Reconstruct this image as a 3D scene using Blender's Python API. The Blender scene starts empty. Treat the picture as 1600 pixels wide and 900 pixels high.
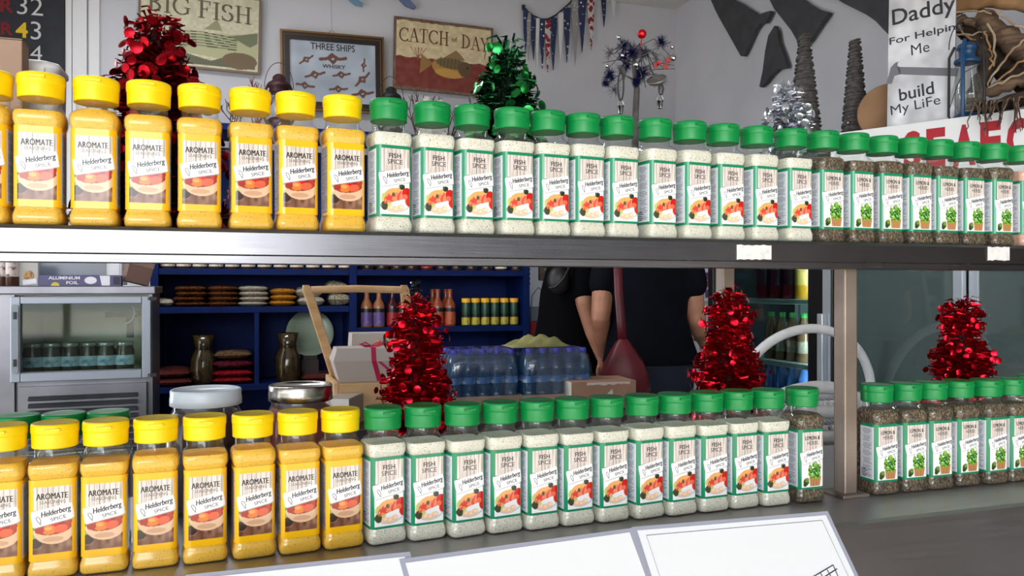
import bpy, bmesh, math, random
import numpy as np
from mathutils import Vector, Matrix

SC = bpy.context.scene
COL = SC.collection
R = math.radians
EYE = 1.2                      # camera height; the floor is z = 0
FPX = 1250.0                   # focal length in pixels of the 1600x900 frame

# ---------------------------------------------------------------- camera
cam_d = bpy.data.cameras.new('camera')
cam = bpy.data.objects.new('camera', cam_d)
COL.objects.link(cam)
cam.location = (0, 0, EYE)
cam.rotation_euler = (R(90), 0, 0)
cam_d.sensor_width = 36
cam_d.lens = 36 * FPX / 1600
cam_d.clip_start = .02
SC.camera = cam

# ---------------------------------------------------------------- daylight (open street front behind the camera)
world = bpy.data.worlds.new('daylight')
SC.world = world
world.use_nodes = True
nt = world.node_tree
nt.nodes.clear()
N = nt.nodes.new
wo = N('ShaderNodeOutputWorld'); bg = N('ShaderNodeBackground')
tc = N('ShaderNodeTexCoord'); nrm = N('ShaderNodeVectorMath'); nrm.operation = 'NORMALIZE'
nt.links.new(tc.outputs['Generated'], nrm.inputs[0])
sp = N('ShaderNodeSeparateXYZ'); nt.links.new(nrm.outputs[0], sp.inputs[0])
def mth(op, a, b=None, c=None):
    m = N('ShaderNodeMath'); m.operation = op
    for i, q in enumerate((a, b, c)):
        if q is None: continue
        if isinstance(q, (int, float)): m.inputs[i].default_value = q
        else: nt.links.new(q, m.inputs[i])
    return m.outputs[0]
def ramp(v, lo, hi):
    m = N('ShaderNodeMapRange'); m.interpolation_type = 'SMOOTHSTEP'
    m.inputs['From Min'].default_value = lo; m.inputs['From Max'].default_value = hi
    nt.links.new(v, m.inputs['Value'])
    return m.outputs['Result']
# azimuth from straight behind the camera (degrees, + to the right of the photograph) and elevation
az = mth('MULTIPLY', mth('ARCTAN2', sp.outputs['X'], mth('MULTIPLY', sp.outputs['Y'], -1.0)), 57.2958)
el = mth('MULTIPLY', mth('ARCSINE', sp.outputs['Z']), 57.2958)
SKY_BASE, SKY_BACK, SKY_SUN = 0.32, 1.5, 8.0
street = mth('MULTIPLY', ramp(az, 40, 12), ramp(az, -120, -70))         # open overcast sky over the street
haze = mth('MULTIPLY', mth('MULTIPLY', ramp(az, 22, 15), ramp(az, -26, -14)), mth('MULTIPLY', ramp(el, -1, 2), ramp(el, 17, 11)))  # white sunlit haze low over the road
s = mth('MULTIPLY_ADD', street, SKY_BACK, SKY_BASE)
s = mth('MULTIPLY_ADD', haze, SKY_SUN, s)
bg.inputs['Color'].default_value = (.93, .97, 1, 1)
nt.links.new(s, bg.inputs['Strength'])
nt.links.new(bg.outputs[0], wo.inputs[0])

sun_d = bpy.data.lights.new('sun', 'SUN'); sun_d.energy = 17; sun_d.angle = R(1); sun_d.color = (1, .96, .9)
sun = bpy.data.objects.new('sun', sun_d); COL.objects.link(sun); sun.rotation_euler = (R(24), R(-14), 0)   # high sun on the paving beyond the added roof

SC.view_settings.view_transform = 'Standard'
SC.view_settings.look = 'None'
SC.view_settings.exposure = 0.0
SC.view_settings.gamma = 1
SC.view_settings.use_curve_mapping = False
SC.cycles.transparent_max_bounces = 32
SC.cycles.max_bounces = 8

def area_lamp(name, loc, rot, sx, sy, power, color=(1, 1, 1)):
    l = bpy.data.lights.new(name, 'AREA'); l.shape = 'RECTANGLE'
    l.size = sx; l.size_y = sy; l.energy = power; l.color = color
    o = bpy.data.objects.new(name, l); COL.objects.link(o)
    o.location = loc; o.rotation_euler = rot
    return o
# unseen fill lamps added to brighten the room from the ceiling and the left
area_lamp('ceiling_fill_light', (-1.55, 3.1, 3.12), (0, 0, R(18)), 1.2, .12, 34, (.93, .96, 1))
area_lamp('left_fill_light', (-2.7, 1.9, 1.5), (0, R(-90), 0), 2.0, 1.0, 52, (.9, .95, 1))

# ---------------------------------------------------------------- helpers
def lin(c):
    c = c / 255.0
    return c / 12.92 if c <= .04045 else ((c + .055) / 1.055) ** 2.4
def rgb(r, g=None, b=None):
    if g is None: r, g, b = r
    return (lin(r), lin(g), lin(b), 1)
def lin_np(a):
    a = a / 255.0
    return np.where(a <= .04045, a / 12.92, ((a + .055) / 1.055) ** 2.4)

_M = {}
def mat(name, col=(200, 200, 200), rough=.5, metal=0, noise=None, bump=None, attr=False, spec=.5, emit=None, coat=0):
    """col sRGB 0-255; noise=(scale, second colour, lo, hi[, stretch]); bump=(scale, strength)"""
    if name in _M: return _M[name]
    m = bpy.data.materials.new(name); m.use_nodes = True
    t = m.node_tree; b = t.nodes['Principled BSDF']
    b.inputs['Base Color'].default_value = rgb(col)
    b.inputs['Roughness'].default_value = rough
    b.inputs['Metallic'].default_value = metal
    b.inputs['Specular IOR Level'].default_value = spec
    if coat:
        b.inputs['Coat Weight'].default_value = coat; b.inputs['Coat Roughness'].default_value = .06
    co = None
    if noise or bump:
        tcn = t.nodes.new('ShaderNodeTexCoord'); co = tcn.outputs['Object']
    if attr:
        a = t.nodes.new('ShaderNodeAttribute'); a.attribute_name = 'Col'
        t.links.new(a.outputs['Color'], b.inputs['Base Color'])
    if noise:
        sc, c2, lo, hi = noise[:4]
        mp = t.nodes.new('ShaderNodeMapping')
        if len(noise) > 4: mp.inputs['Scale'].default_value = noise[4]
        t.links.new(co, mp.inputs[0])
        nz = t.nodes.new('ShaderNodeTexNoise'); nz.inputs['Scale'].default_value = sc; nz.inputs['Detail'].default_value = 4
        t.links.new(mp.outputs[0], nz.inputs['Vector'])
        rp = t.nodes.new('ShaderNodeMapRange'); rp.inputs['From Min'].default_value = lo; rp.inputs['From Max'].default_value = hi
        t.links.new(nz.outputs['Fac'], rp.inputs['Value'])
        mx = t.nodes.new('ShaderNodeMix'); mx.data_type = 'RGBA'
        mx.inputs['A'].default_value = rgb(col); mx.inputs['B'].default_value = rgb(c2)
        t.links.new(rp.outputs[0], mx.inputs['Factor'])
        t.links.new(mx.outputs['Result'], b.inputs['Base Color'])
    if bump:
        nz = t.nodes.new('ShaderNodeTexNoise'); nz.inputs['Scale'].default_value = bump[0]
        t.links.new(co, nz.inputs['Vector'])
        bp = t.nodes.new('ShaderNodeBump'); bp.inputs['Strength'].default_value = bump[1]
        bp.inputs['Distance'].default_value = .002
        t.links.new(nz.outputs['Fac'], bp.inputs['Height']); t.links.new(bp.outputs[0], b.inputs['Normal'])
    if emit:
        b.inputs['Emission Color'].default_value = rgb(emit[0]); b.inputs['Emission Strength'].default_value = emit[1]
    _M[name] = m
    return m

def thin_glass(name, tint=(240, 245, 243), lo=.05, hi=.7, rough=.03, dens=0, densc=(150, 170, 165)):
    """clear sheet or thin shell: see-through with a fresnel-like gloss; dens adds a milky veil"""
    if name in _M: return _M[name]
    m = bpy.data.materials.new(name); m.use_nodes = True
    t = m.node_tree; t.nodes.clear()
    o = t.nodes.new('ShaderNodeOutputMaterial')
    tr = t.nodes.new('ShaderNodeBsdfTransparent'); tr.inputs[0].default_value = rgb(tint)
    gl = t.nodes.new('ShaderNodeBsdfGlossy'); gl.inputs['Roughness'].default_value = rough
    lw = t.nodes.new('ShaderNodeLayerWeight'); lw.inputs['Blend'].default_value = .25
    p = t.nodes.new('ShaderNodeMath'); p.operation = 'POWER'; p.inputs[1].default_value = 2.5
    t.links.new(lw.outputs['Facing'], p.inputs[0])
    mr = t.nodes.new('ShaderNodeMapRange'); mr.inputs['To Min'].default_value = lo; mr.inputs['To Max'].default_value = hi
    t.links.new(p.outputs[0], mr.inputs[0])
    base = tr.outputs[0]
    if dens:
        df = t.nodes.new('ShaderNodeBsdfDiffuse'); df.inputs[0].default_value = rgb(densc)
        m1 = t.nodes.new('ShaderNodeMixShader'); m1.inputs[0].default_value = dens
        t.links.new(base, m1.inputs[1]); t.links.new(df.outputs[0], m1.inputs[2]); base = m1.outputs[0]
    mx = t.nodes.new('ShaderNodeMixShader')
    t.links.new(mr.outputs[0], mx.inputs[0]); t.links.new(base, mx.inputs[1]); t.links.new(gl.outputs[0], mx.inputs[2])
    t.links.new(mx.outputs[0], o.inputs[0])
    _M[name] = m
    return m

def grains(name, base, specks, scale=520, rough=.7, stretch=(1, 1, 1), vor=900):
    """granular food: voronoi cells coloured between base tones with sparse dark flecks"""
    if name in _M: return _M[name]
    m = bpy.data.materials.new(name); m.use_nodes = True
    t = m.node_tree; b = t.nodes['Principled BSDF']; b.inputs['Roughness'].default_value = rough
    tcn = t.nodes.new('ShaderNodeTexCoord'); mp = t.nodes.new('ShaderNodeMapping'); mp.inputs['Scale'].default_value = stretch
    oi = t.nodes.new('ShaderNodeObjectInfo')
    ad = t.nodes.new('ShaderNodeVectorMath'); ad.operation = 'ADD'
    sc_ = t.nodes.new('ShaderNodeVectorMath'); sc_.operation = 'SCALE'; sc_.inputs['Scale'].default_value = 7
    cb = t.nodes.new('ShaderNodeCombineXYZ')
    t.links.new(oi.outputs['Random'], cb.inputs[0]); t.links.new(oi.outputs['Random'], cb.inputs[1])
    t.links.new(cb.outputs[0], sc_.inputs[0])
    t.links.new(tcn.outputs['Object'], ad.inputs[0]); t.links.new(sc_.outputs[0], ad.inputs[1])
    t.links.new(ad.outputs[0], mp.inputs[0])
    vo = t.nodes.new('ShaderNodeTexVoronoi'); vo.inputs['Scale'].default_value = vor
    t.links.new(mp.outputs[0], vo.inputs['Vector'])
    sep = t.nodes.new('ShaderNodeSeparateColor'); t.links.new(vo.outputs['Color'], sep.inputs[0])
    rp = t.nodes.new('ShaderNodeValToRGB')
    els = rp.color_ramp.elements
    n = len(specks)
    els[0].position = 0; els[0].color = rgb(specks[0][1])
    els[1].position = 1; els[1].color = rgb(base)
    for pos, c in specks[1:]:
        e = els.new(pos); e.color = rgb(c)
    t.links.new(sep.outputs[0], rp.inputs[0])
    t.links.new(rp.outputs[0], b.inputs['Base Color'])
    bp = t.nodes.new('ShaderNodeBump'); bp.inputs['Strength'].default_value = .22; bp.inputs['Distance'].default_value = .001
    t.links.new(vo.outputs['Distance'], bp.inputs['Height']); t.links.new(bp.outputs[0], b.inputs['Normal'])
    _M[name] = m
    return m

class MB:
    """collects geometry, then links it as one mesh object"""
    def __init__(s): s.v = []; s.f = []; s.m = []; s.s = []; s.c = None
    def add(s, vs, fs, m=0, smooth=False, M=None):
        o = len(s.v)
        for p in vs:
            p = Vector(p)
            s.v.append(tuple(M @ p) if M is not None else tuple(p))
        for f in fs:
            s.f.append(tuple(i + o for i in f)); s.m.append(m); s.s.append(smooth)
        return s
    def box(s, c, d, m=0, M=None, rot=None):
        x, y, z = d[0] / 2, d[1] / 2, d[2] / 2
        vs = [Vector((i, j, k)) for i in (-x, x) for j in (-y, y) for k in (-z, z)]
        if rot is not None: vs = [rot @ p for p in vs]
        vs = [p + Vector(c) for p in vs]
        return s.add(vs, [(0, 1, 3, 2), (4, 6, 7, 5), (0, 4, 5, 1), (2, 3, 7, 6), (0, 2, 6, 4), (1, 5, 7, 3)], m, False, M)
    def span(s, a, b, m=0, M=None):
        a, b = Vector(a), Vector(b)
        d = b - a
        return s.box((a + b) / 2, (abs(d.x), abs(d.y), abs(d.z)), m, M)
    def loft(s, rings, m=0, smooth=True, cap0=True, cap1=True, M=None):
        n = len(rings[0]); vs = [p for r in rings for p in r]; fs = []
        for k in range(len(rings) - 1):
            for i in range(n):
                j = (i + 1) % n
                fs.append((k * n + i, k * n + j, (k + 1) * n + j, (k + 1) * n + i))
        s.add(vs, fs, m, smooth, M)
        if cap0: s.add(rings[0], [tuple(reversed(range(n)))], m, False, M)
        if cap1: s.add(rings[-1], [tuple(range(n))], m, False, M)
        return s
    def lathe(s, prof, n=24, m=0, smooth=True, cap0=True, cap1=True, M=None, c=(0, 0, 0)):
        rings = [[(c[0] + r * math.cos(2 * math.pi * i / n), c[1] + r * math.sin(2 * math.pi * i / n), c[2] + z) for i in range(n)] for r, z in prof]
        return s.loft(rings, m, smooth, cap0, cap1, M)
    def tube(s, pts, rad, n=8, m=0, M=None, closed=False, flat=1.0, smooth=True):
        pts = [Vector(p) for p in pts]; k = len(pts)
        rad = rad if isinstance(rad, (list, tuple)) else [rad] * k
        rings = []; up = None
        for i in range(k):
            if closed: t = pts[(i + 1) % k] - pts[i - 1]
            else: t = pts[min(i + 1, k - 1)] - pts[max(i - 1, 0)]
            t.normalize()
            if up is None:
                up = Vector((0, 0, 1)) if abs(t.z) < .9 else Vector((1, 0, 0))
            up = (up - t * up.dot(t)).normalized(); w = t.cross(up)
            rings.append([pts[i] + (w * math.cos(a) + up * math.sin(a) * flat) * rad[i] for a in (2 * math.pi * q / n for q in range(n))])
        if closed:
            rings.append(rings[0])
            return s.loft(rings, m, smooth, False, False, M)
        return s.loft(rings, m, smooth, True, True, M)
    def prism(s, poly, y0, y1, m=0, M=None, mside=None):
        """polygon in the local XZ plane, extruded in y"""
        n = len(poly)
        a = sum(poly[i][0] * poly[(i + 1) % n][1] - poly[(i + 1) % n][0] * poly[i][1] for i in range(n))
        if a < 0: poly = list(reversed(poly))
        vs = [(x, y0, z) for x, z in poly] + [(x, y1, z) for x, z in poly]
        s.add(vs, [tuple(range(n))], m, False, M)
        s.add(vs, [tuple(reversed(range(n, 2 * n)))], m, False, M)
        s.add(vs, [(i, n + i, n + (i + 1) % n, (i + 1) % n) for i in range(n)], m if mside is None else mside, False, M)
        return s
    def ball(s, c, r, n=12, m=0, M=None, sz=1.0, sx=1.0, sy=1.0):
        k = max(5, n // 2)
        prof = [(r * math.sin(math.pi * i / k), -r * math.cos(math.pi * i / k)) for i in range(k + 1)]
        prof[0] = (r * .02, -r); prof[-1] = (r * .02, r)
        rings = [[(c[0] + sx * q * math.cos(2 * math.pi * i / n), c[1] + sy * q * math.sin(2 * math.pi * i / n), c[2] + sz * z) for i in range(n)] for q, z in prof]
        return s.loft(rings, m, True, True, True, M)
    def mesh(s, name, mats):
        me = bpy.data.meshes.new(name)
        me.from_pydata(s.v, [], s.f)
        if not isinstance(mats, (list, tuple)): mats = [mats]
        for q in mats: me.materials.append(q)
        me.polygons.foreach_set('material_index', s.m)
        me.polygons.foreach_set('use_smooth', s.s)
        if s.c is not None:
            at = me.attributes.new('Col', 'FLOAT_COLOR', 'POINT')
            at.data.foreach_set('color', np.asarray(s.c, dtype=np.float32).ravel())
        me.update()
        return me
    def build(s, name, mats, parent=None, loc=(0, 0, 0), rot=(0, 0, 0), bevel=0, seg=2):
        o = bpy.data.objects.new(name, s.mesh(name, mats)); COL.objects.link(o)
        o.location = loc; o.rotation_euler = rot
        if parent is not None: o.parent = parent
        if bevel:
            b = o.modifiers.new('bevel', 'BEVEL'); b.width = bevel; b.segments = seg; b.limit_method = 'ANGLE'
        return o

def tag(o, label=None, cat=None, group=None, kind=None):
    if label: o['label'] = label
    if cat: o['category'] = cat
    if group: o['group'] = group
    if kind: o['kind'] = kind
    return o
def thing(name, label, cat, loc=(0, 0, 0), rz=0, group=None, rot=None):
    o = bpy.data.objects.new(name, None); COL.objects.link(o)
    o.empty_display_size = .02
    o.location = loc; o.rotation_euler = rot if rot else (0, 0, rz)
    return tag(o, label, cat, group)
def copy_thing(root, loc, rz=None, label=None, group=None):
    r = root.copy(); COL.objects.link(r); r.location = loc
    if rz is not None: r.rotation_euler = (0, 0, rz)
    if label: r['label'] = label
    if group: r['group'] = group
    for ch in list(root.children):
        c = ch.copy(); COL.objects.link(c); c.parent = r
        for g in list(ch.children):
            d = g.copy(); COL.objects.link(d); d.parent = c
    return r
def struct(name, mb, m, **k):
    return tag(mb.build(name, m, **k), kind='structure')
def evaluated(o, name):
    """mesh of o with its modifiers; o is removed"""
    bpy.context.view_layer.update()
    dg = bpy.context.evaluated_depsgraph_get()
    me = bpy.data.meshes.new_from_object(o.evaluated_get(dg), depsgraph=dg)
    me.name = name
    bpy.data.objects.remove(o)
    return me

def G(px, py, Z):
    """point of the place seen at pixel (px, py), Z metres in front of the camera"""
    return Vector(((px - 800) / FPX * Z, Z, EYE - (py - 450) / FPX * Z))

# the shelf, the counter and the back wall run along D; E points into the shop
RZ = R(18.1)
D = Vector((math.cos(RZ), math.sin(RZ), 0)); E = Vector((-math.sin(RZ), math.cos(RZ), 0))
def on_line(px, P0, d=D):
    """(t, point) where the vertical plane through P0 along d is seen at px"""
    k = (px - 800) / FPX
    t = (k * P0[1] - P0[0]) / (d[0] - k * d[1])
    return t, Vector((P0[0] + d[0] * t, P0[1] + d[1] * t, 0))
ROW = Vector((-.149, .932, 0))           # a point of the line the jars stand on
SHELF_Z, TOP_Z = EYE + .0625, EYE - .293  # tops of the steel shelf and of the counter
def row(px, z, off=0):
    t, p = on_line(px, ROW + E * off)
    return Vector((p.x, p.y, z))
def rowframe(t, off, z): return ROW + D * t + E * off + Vector((0, 0, z))

# lettering ---------------------------------------------------------------
_TXT = {}
def text_polys(body, width=None, height=None, bold=0.0, align='C', shear=0):
    """(verts2d, faces) of a line of lettering scaled to a width or cap height, centred on its box"""
    key = (body, bold, shear)
    if key not in _TXT:
        cu = bpy.data.curves.new('lettering', 'FONT'); cu.body = body; cu.offset = bold; cu.resolution_u = 3; cu.shear = shear
        cu.fill_mode = 'FRONT'
        o = bpy.data.objects.new('lettering', cu); COL.objects.link(o)
        me = evaluated(o, 'lettering')
        vs = np.array([tuple(v.co)[:2] for v in me.vertices]); fs = [tuple(p.vertices) for p in me.polygons]
        bpy.data.meshes.remove(me); bpy.data.curves.remove(cu)
        _TXT[key] = (vs, fs)
    vs, fs = _TXT[key]
    lo, hi = vs.min(0), vs.max(0)
    k = width / (hi[0] - lo[0]) if width else height / (hi[1] - lo[1])
    ky = height / (hi[1] - lo[1]) if (height and width) else k
    v = (vs - (lo + hi) / 2) * np.array([k, ky])
    return v, fs
def put_text(mb, body, x, z, y, width=None, height=None, rot=0, bold=0.0, m=0, M=None, shear=0):
    v, fs = text_polys(body, width, height, bold, shear=shear)
    c, s_ = math.cos(rot), math.sin(rot)
    mb.add([(x + a * c - b * s_, y, z + a * s_ + b * c) for a, b in v], fs, m, False, M)

# raster pictures ---------------------------------------------------------
def vnoise(h, w, cy, cx, seed):
    """smooth value noise 0..1 with cell counts cy, cx"""
    rg = np.random.RandomState(seed); g = rg.rand(int(cy) + 2, int(cx) + 2)
    y = np.linspace(0, int(cy), h); x = np.linspace(0, int(cx), w)
    yi = y.astype(int); xi = x.astype(int)
    fy = (y - yi)[:, None]; fx = (x - xi)[None]
    fy = fy * fy * (3 - 2 * fy); fx = fx * fx * (3 - 2 * fx)
    a = g[np.ix_(yi, xi)]; b = g[np.ix_(yi, xi + 1)]; c = g[np.ix_(yi + 1, xi)]; d = g[np.ix_(yi + 1, xi + 1)]
    return (a * (1 - fx) + b * fx) * (1 - fy) + (c * (1 - fx) + d * fx) * fy
class Raster:
    """print on a flat thing: colours painted on a fine grid of points (u right, v up)"""
    def __init__(s, u0, u1, v0, v1, step, bgc):
        s.nu = int(round((u1 - u0) / step)) + 1; s.nv = int(round((v1 - v0) / step)) + 1
        s.u = np.linspace(u0, u1, s.nu); s.v = np.linspace(v0, v1, s.nv)
        s.U, s.V = np.meshgrid(s.u, s.v)
        s.a = np.zeros((s.nv, s.nu, 3)); s.a[:] = bgc
    def put(s, mask, c, k=1.0):
        mask = mask * k if k != 1 else mask.astype(float)
        s.a = s.a * (1 - mask[..., None]) + np.asarray(c, float) * mask[..., None]
    def rect(s, u0, u1, v0, v1, c, k=1.0): s.put((s.U >= u0) & (s.U <= u1) & (s.V >= v0) & (s.V <= v1), c, k)
    def ell(s, u, v, a, b, c, rot=0, k=1.0, clip=None):
        x, y = s.U - u, s.V - v; cs, sn = math.cos(rot), math.sin(rot)
        m = ((x * cs + y * sn) / a) ** 2 + ((-x * sn + y * cs) / b) ** 2 < 1
        if clip is not None: m = m & clip
        s.put(m, c, k)
    def poly(s, pts, c, k=1.0):
        m = np.zeros(s.U.shape, bool); n = len(pts)
        for i in range(n):
            (x0, y0), (x1, y1) = pts[i], pts[(i + 1) % n]
            if y0 == y1: continue
            m ^= ((s.V > y0) != (s.V > y1)) & (s.U < (x1 - x0) * (s.V - y0) / (y1 - y0) + x0)
        s.put(m, c, k)
    def line(s, pts, w, c, k=1.0):
        for (x0, y0), (x1, y1) in zip(pts[:-1], pts[1:]):
            dx, dy = x1 - x0, y1 - y0; L = dx * dx + dy * dy + 1e-12
            t = np.clip(((s.U - x0) * dx + (s.V - y0) * dy) / L, 0, 1)
            s.put(np.hypot(s.U - x0 - t * dx, s.V - y0 - t * dy) < w / 2, c, k)
    def noise(s, cv, cu, amp, seed, mask=None):
        n = (vnoise(s.nv, s.nu, cv, cu, seed) - .5) * 2 * amp
        if mask is not None: n = n * mask
        s.a = np.clip(s.a + n[..., None], 0, 255)
    def grid(s, mb, fn, m=0):
        """append the grid to mb through fn(u, v) -> xyz, with its colours"""
        o = len(mb.v); P = [fn(u, v) for v in s.v for u in s.u]
        mb.v.extend(P)
        nu = s.nu
        for j in range(s.nv - 1):
            for i in range(nu - 1):
                q = o + j * nu + i
                mb.f.append((q, q + 1, q + nu + 1, q + nu)); mb.m.append(m); mb.s.append(True)
        c = np.ones((s.nv * nu, 4)); c[:, :3] = lin_np(s.a.reshape(-1, 3))
        mb.c = c if mb.c is None else np.vstack([mb.c, c])
def pad_cols(mb, c):
    """colour for the points added since the last grid"""
    n = len(mb.v) - (0 if mb.c is None else len(mb.c))
    if n:
        a = np.ones((n, 4)); a[:, :3] = rgb(c)[:3]
        mb.c = a if mb.c is None else np.vstack([mb.c, a])

# ---------------------------------------------------------------- the room
B0 = Vector((-1.12, 5.0, 0))                          # back wall line
tc_, CORNER = on_line(1055, B0)
LEFT_END = B0 + D * -2.3
RW = -E                                               # the right wall comes forward from the corner
def wallmat(): return mat('wall_paint', (206, 206, 212), .75, noise=(1.5, (192, 193, 200), .4, .7), bump=(60, .08))
def wall(name, a, b, z0, z1, th, m):
    a, b = Vector(a), Vector(b); d = (b - a); L = d.length; ang = math.atan2(d.y, d.x)
    mb = MB(); mb.span((0, 0, 0), (L, th, z1 - z0))
    return struct(name, mb, m, loc=(a.x, a.y, z0), rot=(0, 0, ang))
wall('wall_back', LEFT_END, CORNER + D * .12, 0, 3.2, .12, wallmat())
wall('wall_right', CORNER, CORNER + RW * 4.6, 0, 3.2, .12, wallmat())
lw_end = LEFT_END + RW * 4.0
wall('wall_left', LEFT_END + RW * 1.3, LEFT_END, 0, 3.2, .12, wallmat())
wall('wall_left_front', lw_end, LEFT_END + RW * 2.6, 0, 3.2, .12, wallmat())
wall('wall_left_over_lamp_gap', LEFT_END + RW * 2.6, LEFT_END + RW * 1.3, 2.3, 3.2, .12, wallmat())  # gap below is made up, left open for the added fill lamp
mb = MB(); mb.add([(-7, .55, 0), (7, .55, 0), (7, 9, 0), (-7, 9, 0)], [(0, 1, 2, 3)])
struct('floor', mb, mat('floor_tiles', (120, 116, 110), .35, noise=(3, (100, 96, 92), .4, .6)))
mb = MB(); mb.add([(-30, -40, 0), (30, -40, 0), (30, .55, 0), (-30, .55, 0)], [(0, 1, 2, 3)])
struct('ground_outside', mb, mat('paving', (186, 182, 174), .85, noise=(2, (170, 166, 158), .4, .6)))
mb = MB(); c0, c1, c2, c3 = rowframe(-2.4, -.2, 3.2), rowframe(3.2, -.2, 3.2), CORNER + D * .2 + E * .2, LEFT_END + E * .2 - D * .2
mb.add([(p.x, p.y, 3.2) for p in (c0, c1, c2, c3)] + [(p.x, p.y, 3.3) for p in (c0, c1, c2, c3)], [(3, 2, 1, 0), (4, 5, 6, 7), (0, 1, 5, 4), (1, 2, 6, 5), (2, 3, 7, 6), (3, 0, 4, 7)])
struct('ceiling', mb, mat('ceiling_paint', (215, 213, 208), .8))
mb = MB(); q = [rowframe(-3.5, -.2, 0), rowframe(4, -.2, 0), rowframe(4, -2.7, 0), rowframe(-3.5, -2.7, 0)]
mb.add([(p.x, p.y, 2.75) for p in q] + [(p.x, p.y, 2.9) for p in q], [(0, 1, 2, 3), (7, 6, 5, 4), (1, 0, 4, 5), (2, 1, 5, 6), (3, 2, 6, 7), (0, 3, 7, 4)])
struct('ceiling_light_blocker', mb, mat('blocker_boards', (120, 110, 100), .7))  # unseen roof added to keep sky and sun off the jars
wall('wall_front_light_blocker', rowframe(-2.4, -.2, 0), rowframe(3.2, -.2, 0), 2.35, 3.2, .12, wallmat())  # unseen strip of wall added to darken the room
wall('wall_right_light_blocker', rowframe(2.75, -3.6, 0), rowframe(2.75, -.1, 0), 0, 2.9, .15, mat('dark_wall', (62, 54, 48), .8, noise=(4, (48, 42, 38), .4, .6)))  # unseen dark wall added to block light and darken reflections
lt = thing('fill_light_housing', 'white housing added for the unseen fill light under the shop ceiling', 'lamp', (-1.55, 3.1, 3.175), RZ)  # made-up fitting above the added ceiling fill lamp
fit = MB().box((0, 0, 0), (1.3, .16, .05)); fit.build('housing', mat('white_metal', (225, 225, 225), .4), lt, bevel=.006)

# white door frame boards on the back wall at far left
def wall_x(px, off=0): return on_line(px, B0 - E * off)
tm = mat('trim_white', (226, 226, 228), .45)
for n, (a, b, th) in enumerate([(103.5, 113, .02), (115, 137, .03), (139.5, 156, .018)], 1):
    ta, pa = wall_x(a); tb, pb = wall_x(b)
    mb = MB(); mb.span((0, -th, 0), (tb - ta, 0, 3.19))
    struct('trim_%d' % n, mb, tm, loc=(pa.x, pa.y, .005), rot=(0, 0, RZ))

# ---------------------------------------------------------------- steel counter and shelf
def steel(name, col, rough, dirty):
    if name in _M: return _M[name]
    m = mat(name, col, rough, 1, noise=(7, dirty, .35, .75))
    t = m.node_tree; b = t.nodes['Principled BSDF']
    b.inputs['Anisotropic'].default_value = .3
    tcn = t.nodes.new('ShaderNodeTexCoord'); mp = t.nodes.new('ShaderNodeMapping'); mp.inputs['Scale'].default_value = (4, 40, 260)
    nz = t.nodes.new('ShaderNodeTexNoise'); nz.inputs['Scale'].default_value = 3
    t.links.new(tcn.outputs['Object'], mp.inputs[0]); t.links.new(mp.outputs[0], nz.inputs['Vector'])
    r = t.nodes.new('ShaderNodeMapRange'); r.inputs['To Min'].default_value = rough - .06; r.inputs['To Max'].default_value = rough + .12
    t.links.new(nz.outputs['Fac'], r.inputs[0]); t.links.new(r.outputs[0], b.inputs['Roughness'])
    return m
ST = steel('brushed_steel', (130, 129, 133), .2, (112, 110, 113))
CST = steel('counter_steel', (178, 177, 181), .4, (168, 166, 168))
STD = steel('worn_steel', (160, 148, 138), .5, (124, 110, 100))

ctr = thing('service_counter', 'brushed steel service counter with sloped front carrying the lower row of jars', 'counter', rowframe(0, 0, 0), RZ)
fe = -.125                                             # front edge of the flat top, from the jar line
prof = [(.30, TOP_Z), (fe + .015, TOP_Z), (fe + .006, TOP_Z - .002), (fe, TOP_Z - .008)]
a = R(50)
L = .30
sx, sz = -math.cos(a), -math.sin(a)
p0 = prof[-1]
prof.append((p0[0] + sx * L, p0[1] + sz * L))
back = [(p[0] + .014, p[1] - .02) for p in reversed(prof[1:])] + [(.30, TOP_Z - .02)]
mb = MB()
mb.prism(prof + back, 0, 1)
# prism lies in XZ with y the extrusion: turn it so that the profile runs along E and the sheet along D
Mx = Matrix(((0, 1, 0, 0), (1, 0, 0, 0), (0, 0, 1, 0), (0, 0, 0, 1)))
sheet = MB()
for vs, k in ((mb.v, 0),):
    sheet.add([((-1.35 if v[1] == 0 else 2.45), v[0], v[2]) for v in vs], [tuple(reversed(f)) for f in mb.f])
sheet.build('worktop', CST, ctr)
base = MB(); base.span((-1.33, -.22, .08), (2.43, .28, TOP_Z - .24)).span((-1.33, .0, TOP_Z - .24), (2.43, .28, TOP_Z - .021))
base.build('cabinet_base', ST, ctr)
for x in (-1.2, .55, 2.3):
    for y in (-.15, .22):
        MB().lathe([(.02, 0), (.02, .08)], 12).build('foot', STD, ctr, loc=(x, y, 0))

shelf = thing('steel_shelf', 'raised steel shelf on square posts carrying the upper row of jars', 'shelf', rowframe(0, 0, TOP_Z), RZ)
h = SHELF_Z - TOP_Z
mb = MB()
f0, f1 = -.040, .262
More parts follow.
